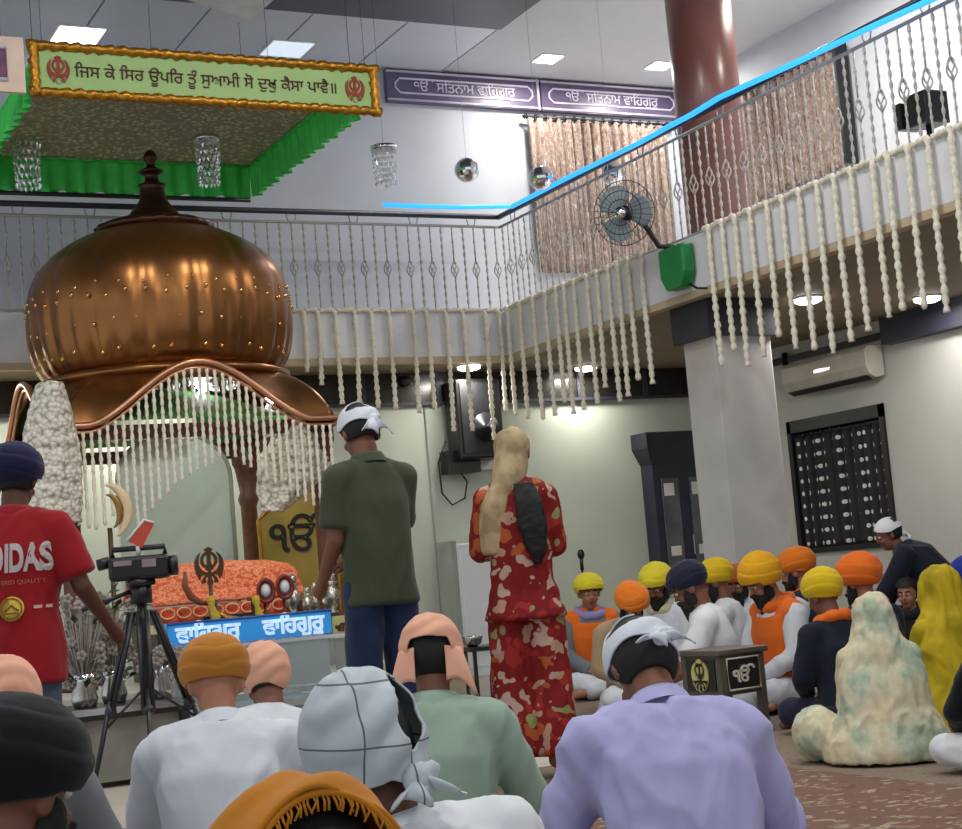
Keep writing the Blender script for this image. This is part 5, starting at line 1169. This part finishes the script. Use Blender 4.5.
# women with dupattas
def draped(px_, py_, w, a, label, m, lean, hp, side=0, seed=1, scal=None, hy=0, extra=None, sp=.33, skin=0, back=.17):
    f = Fig(lean=lean, hp=hp, hy=hy, fem=True, skin=skin, arms={'elr': (.19, .12, .30), 'ell': (-.19, .12, .30), 'wrr': (.05, .3, .22), 'wrl': (-.05, .3, .22)}); f.shirt(m, 'long', .02, 0, .006, seed, 'kameez'); f.lap(m, 'salwar', seed, .014); f.hair()
    b = MB(); X, Y_ = V((1, 0, 0)), V((0, 1, 0))
    hc, nb = f.hc, f.J['nb']; U = V((0, 0, 1)); sh, ch, wa = f.ring['shl'][0], f.J['chest'], f.J['waist']
    loft(b, [(V((0, .02, .012)), X, Y_, sp, back+.13), (V((0, .01, .07)), X, Y_, sp-.01, back+.12), (V((0, .0, .16)), X, Y_, sp-.05, back+.07), (wa, X, Y_, .255, back+.02), (ch, X, Y_, .245, back-.015), (sh+U*-.03, X, Y_, .222, .14), (sh+U*.03, X, Y_, .19, .135), (nb+U*.015, X, Y_, .152, .13), (nb.lerp(hc, .45), X, Y_, .124, .124),
             (hc+V((0, -.012, -.02)), X, Y_, .112, .128), (hc+V((0, -.012, .05)), X, Y_, .106, .124), (hc+V((0, -.014, .10)), X, Y_, .082, .10), (hc+V((0, -.016, .135)), X, Y_, .04, .05)], 28, 2.1)
    for e in extra or []: b.ell(*e)
    # open the front for the face
    me = fuse(b, .0125, 6, folds(.016, 11, (.25, .1, 1), seed), m, 'dupatta'); o = f.add('dupatta', me)
    bm = bmesh.new(); bm.from_mesh(me); inv = f.HM.inverted()
    dl = [fc for fc in bm.faces if (lambda c: c.y > .055 and (c.x/.058)**2+((c.z+.02)/.085)**2 < 1)(inv @ fc.calc_center_median())]
    bmesh.ops.delete(bm, geom=dl, context='FACES'); bm.to_mesh(me); bm.free()
    return f.place(px_, py_, w, a, label, top=(0, -.016, .15))
CRM = NT('cream_green_print'); _v = coords(CRM, (1, 1, 1)); _n = CRM.n('ShaderNodeTexNoise', Scale=4.5, Detail=4.0); CRM.l(_v, _n.inputs['Vector']); _w = CRM.n('ShaderNodeTexNoise', Scale=26.0, Detail=3.0); CRM.l(_v, _w.inputs['Vector'])
_a = ramp(CRM, _n.outputs[0], [(.36, '#cdbd96'), (.5, '#cfc8ac'), (.57, '#9db59c'), (.63, '#86a58f'), (.7, '#c9c2a4')]); CRM.l(mix(CRM, .3, _a, ramp(CRM, _w.outputs[0], [(.4, '#b9b494'), (.6, '#ddd6bc')])), CRM.b.inputs['Base Color']); CRM.b.inputs['Roughness'].default_value = .85
draped(872, 591, 7.15, 4, 'woman wrapped in a cream and pale green printed shawl, seated with back turned', CRM.m, .12, .12, seed=51, extra=[((-.36, .16, .15), (.14, .17, .15))], sp=.36)
YD = patches('mustard_yellow_dupatta', [(.4, '#9c8a12'), (.55, '#b8a01c'), (.65, '#ab9418')], 5, .75, 'noise')
draped(938, 564, 7.9, -20, 'woman in a bright mustard yellow dupatta seated right of the cream shawl', YD, .1, .1, seed=52, sp=.34)
# girl in dark shawl with face towards the camera
f = Fig(lean=.1, hp=.1, hy=0, fem=True, skin=0, legs={'knr': (.19, .27, .115), 'knl': (-.19, .27, .115)}); f.shirt(C['dark'], 'long', .022, 0, .007, 53); f.lap(C['dark'], 'trousers'); f.hair(low=-60, front=24, rad=(.088, .104, .1)); f.brows(); f.scarf_collar(C['dark'], .09, .04)
f.place(905, 577, 10.2, -150, 'dark haired girl with her face turned to the camera, left of the yellow dupatta', top=(0, -.01, .135))
# man rising in dark jacket with white cap
f = Fig(pose='bend', seat=.68, lean=.95, hp=-.45, hy=-.2, skin=1, arms={'elr': (.24, .48, .68), 'wrr': (.2, .56, .46), 'ell': (-.24, .48, .68), 'wrl': (-.2, .56, .46)}, build=1.05)
for k in ('r', 'l'): pass
f.shirt(C['jacket'], 'long', .035, .05, .010, 55, 'jacket', vox=.013); f.trousers(C['dark'], .025); f.hair(low=-45)
f.patka(C['whiteb'], 1.0, True, .05, -8, name='head_kerchief', hole=lambda a, e: abs(a) > 2.2 and 25 < e < 55, amp=.5)
f.place(886, 517, 10.6, -70, 'man in a dark jacket and white head kerchief bending forward by the window', top=(0, -.0, .145))
# person in white trousers at the right edge, and a blue turban beyond
f = Fig(lean=.2, hp=.2, skin=1); f.shirt(C['black'], 'long', .03, 0, .008, 57, 'jacket'); f.lap(C['whiteb'], 'pyjama', 5); f.turban(C['navy'], 0, .95, .9)
f.place(990, 590, 6.5, -15, 'person in a black top and white trousers cut off by the right edge', top=(0, -.016, .175))
seat_fig(968, 553, 8.9, -60, 'person in a deep blue turban barely visible at the right edge', cloth('royal_blue', '#1c2f8a'), C['grey'], .15, .2, 0, 1, 0, .95, .9, seed=58)
w = bpy.data.worlds.new('w'); SC.world = w; w.use_nodes = True; w.node_tree.nodes['Background'].inputs[0].default_value = (.86,.92,1,1); w.node_tree.nodes['Background'].inputs[1].default_value = .8
SC.view_settings.view_transform='Standard'; SC.view_settings.look='None'; SC.view_settings.exposure = 0.15; SC.view_settings.gamma = 1
SC.cycles.use_denoising = True
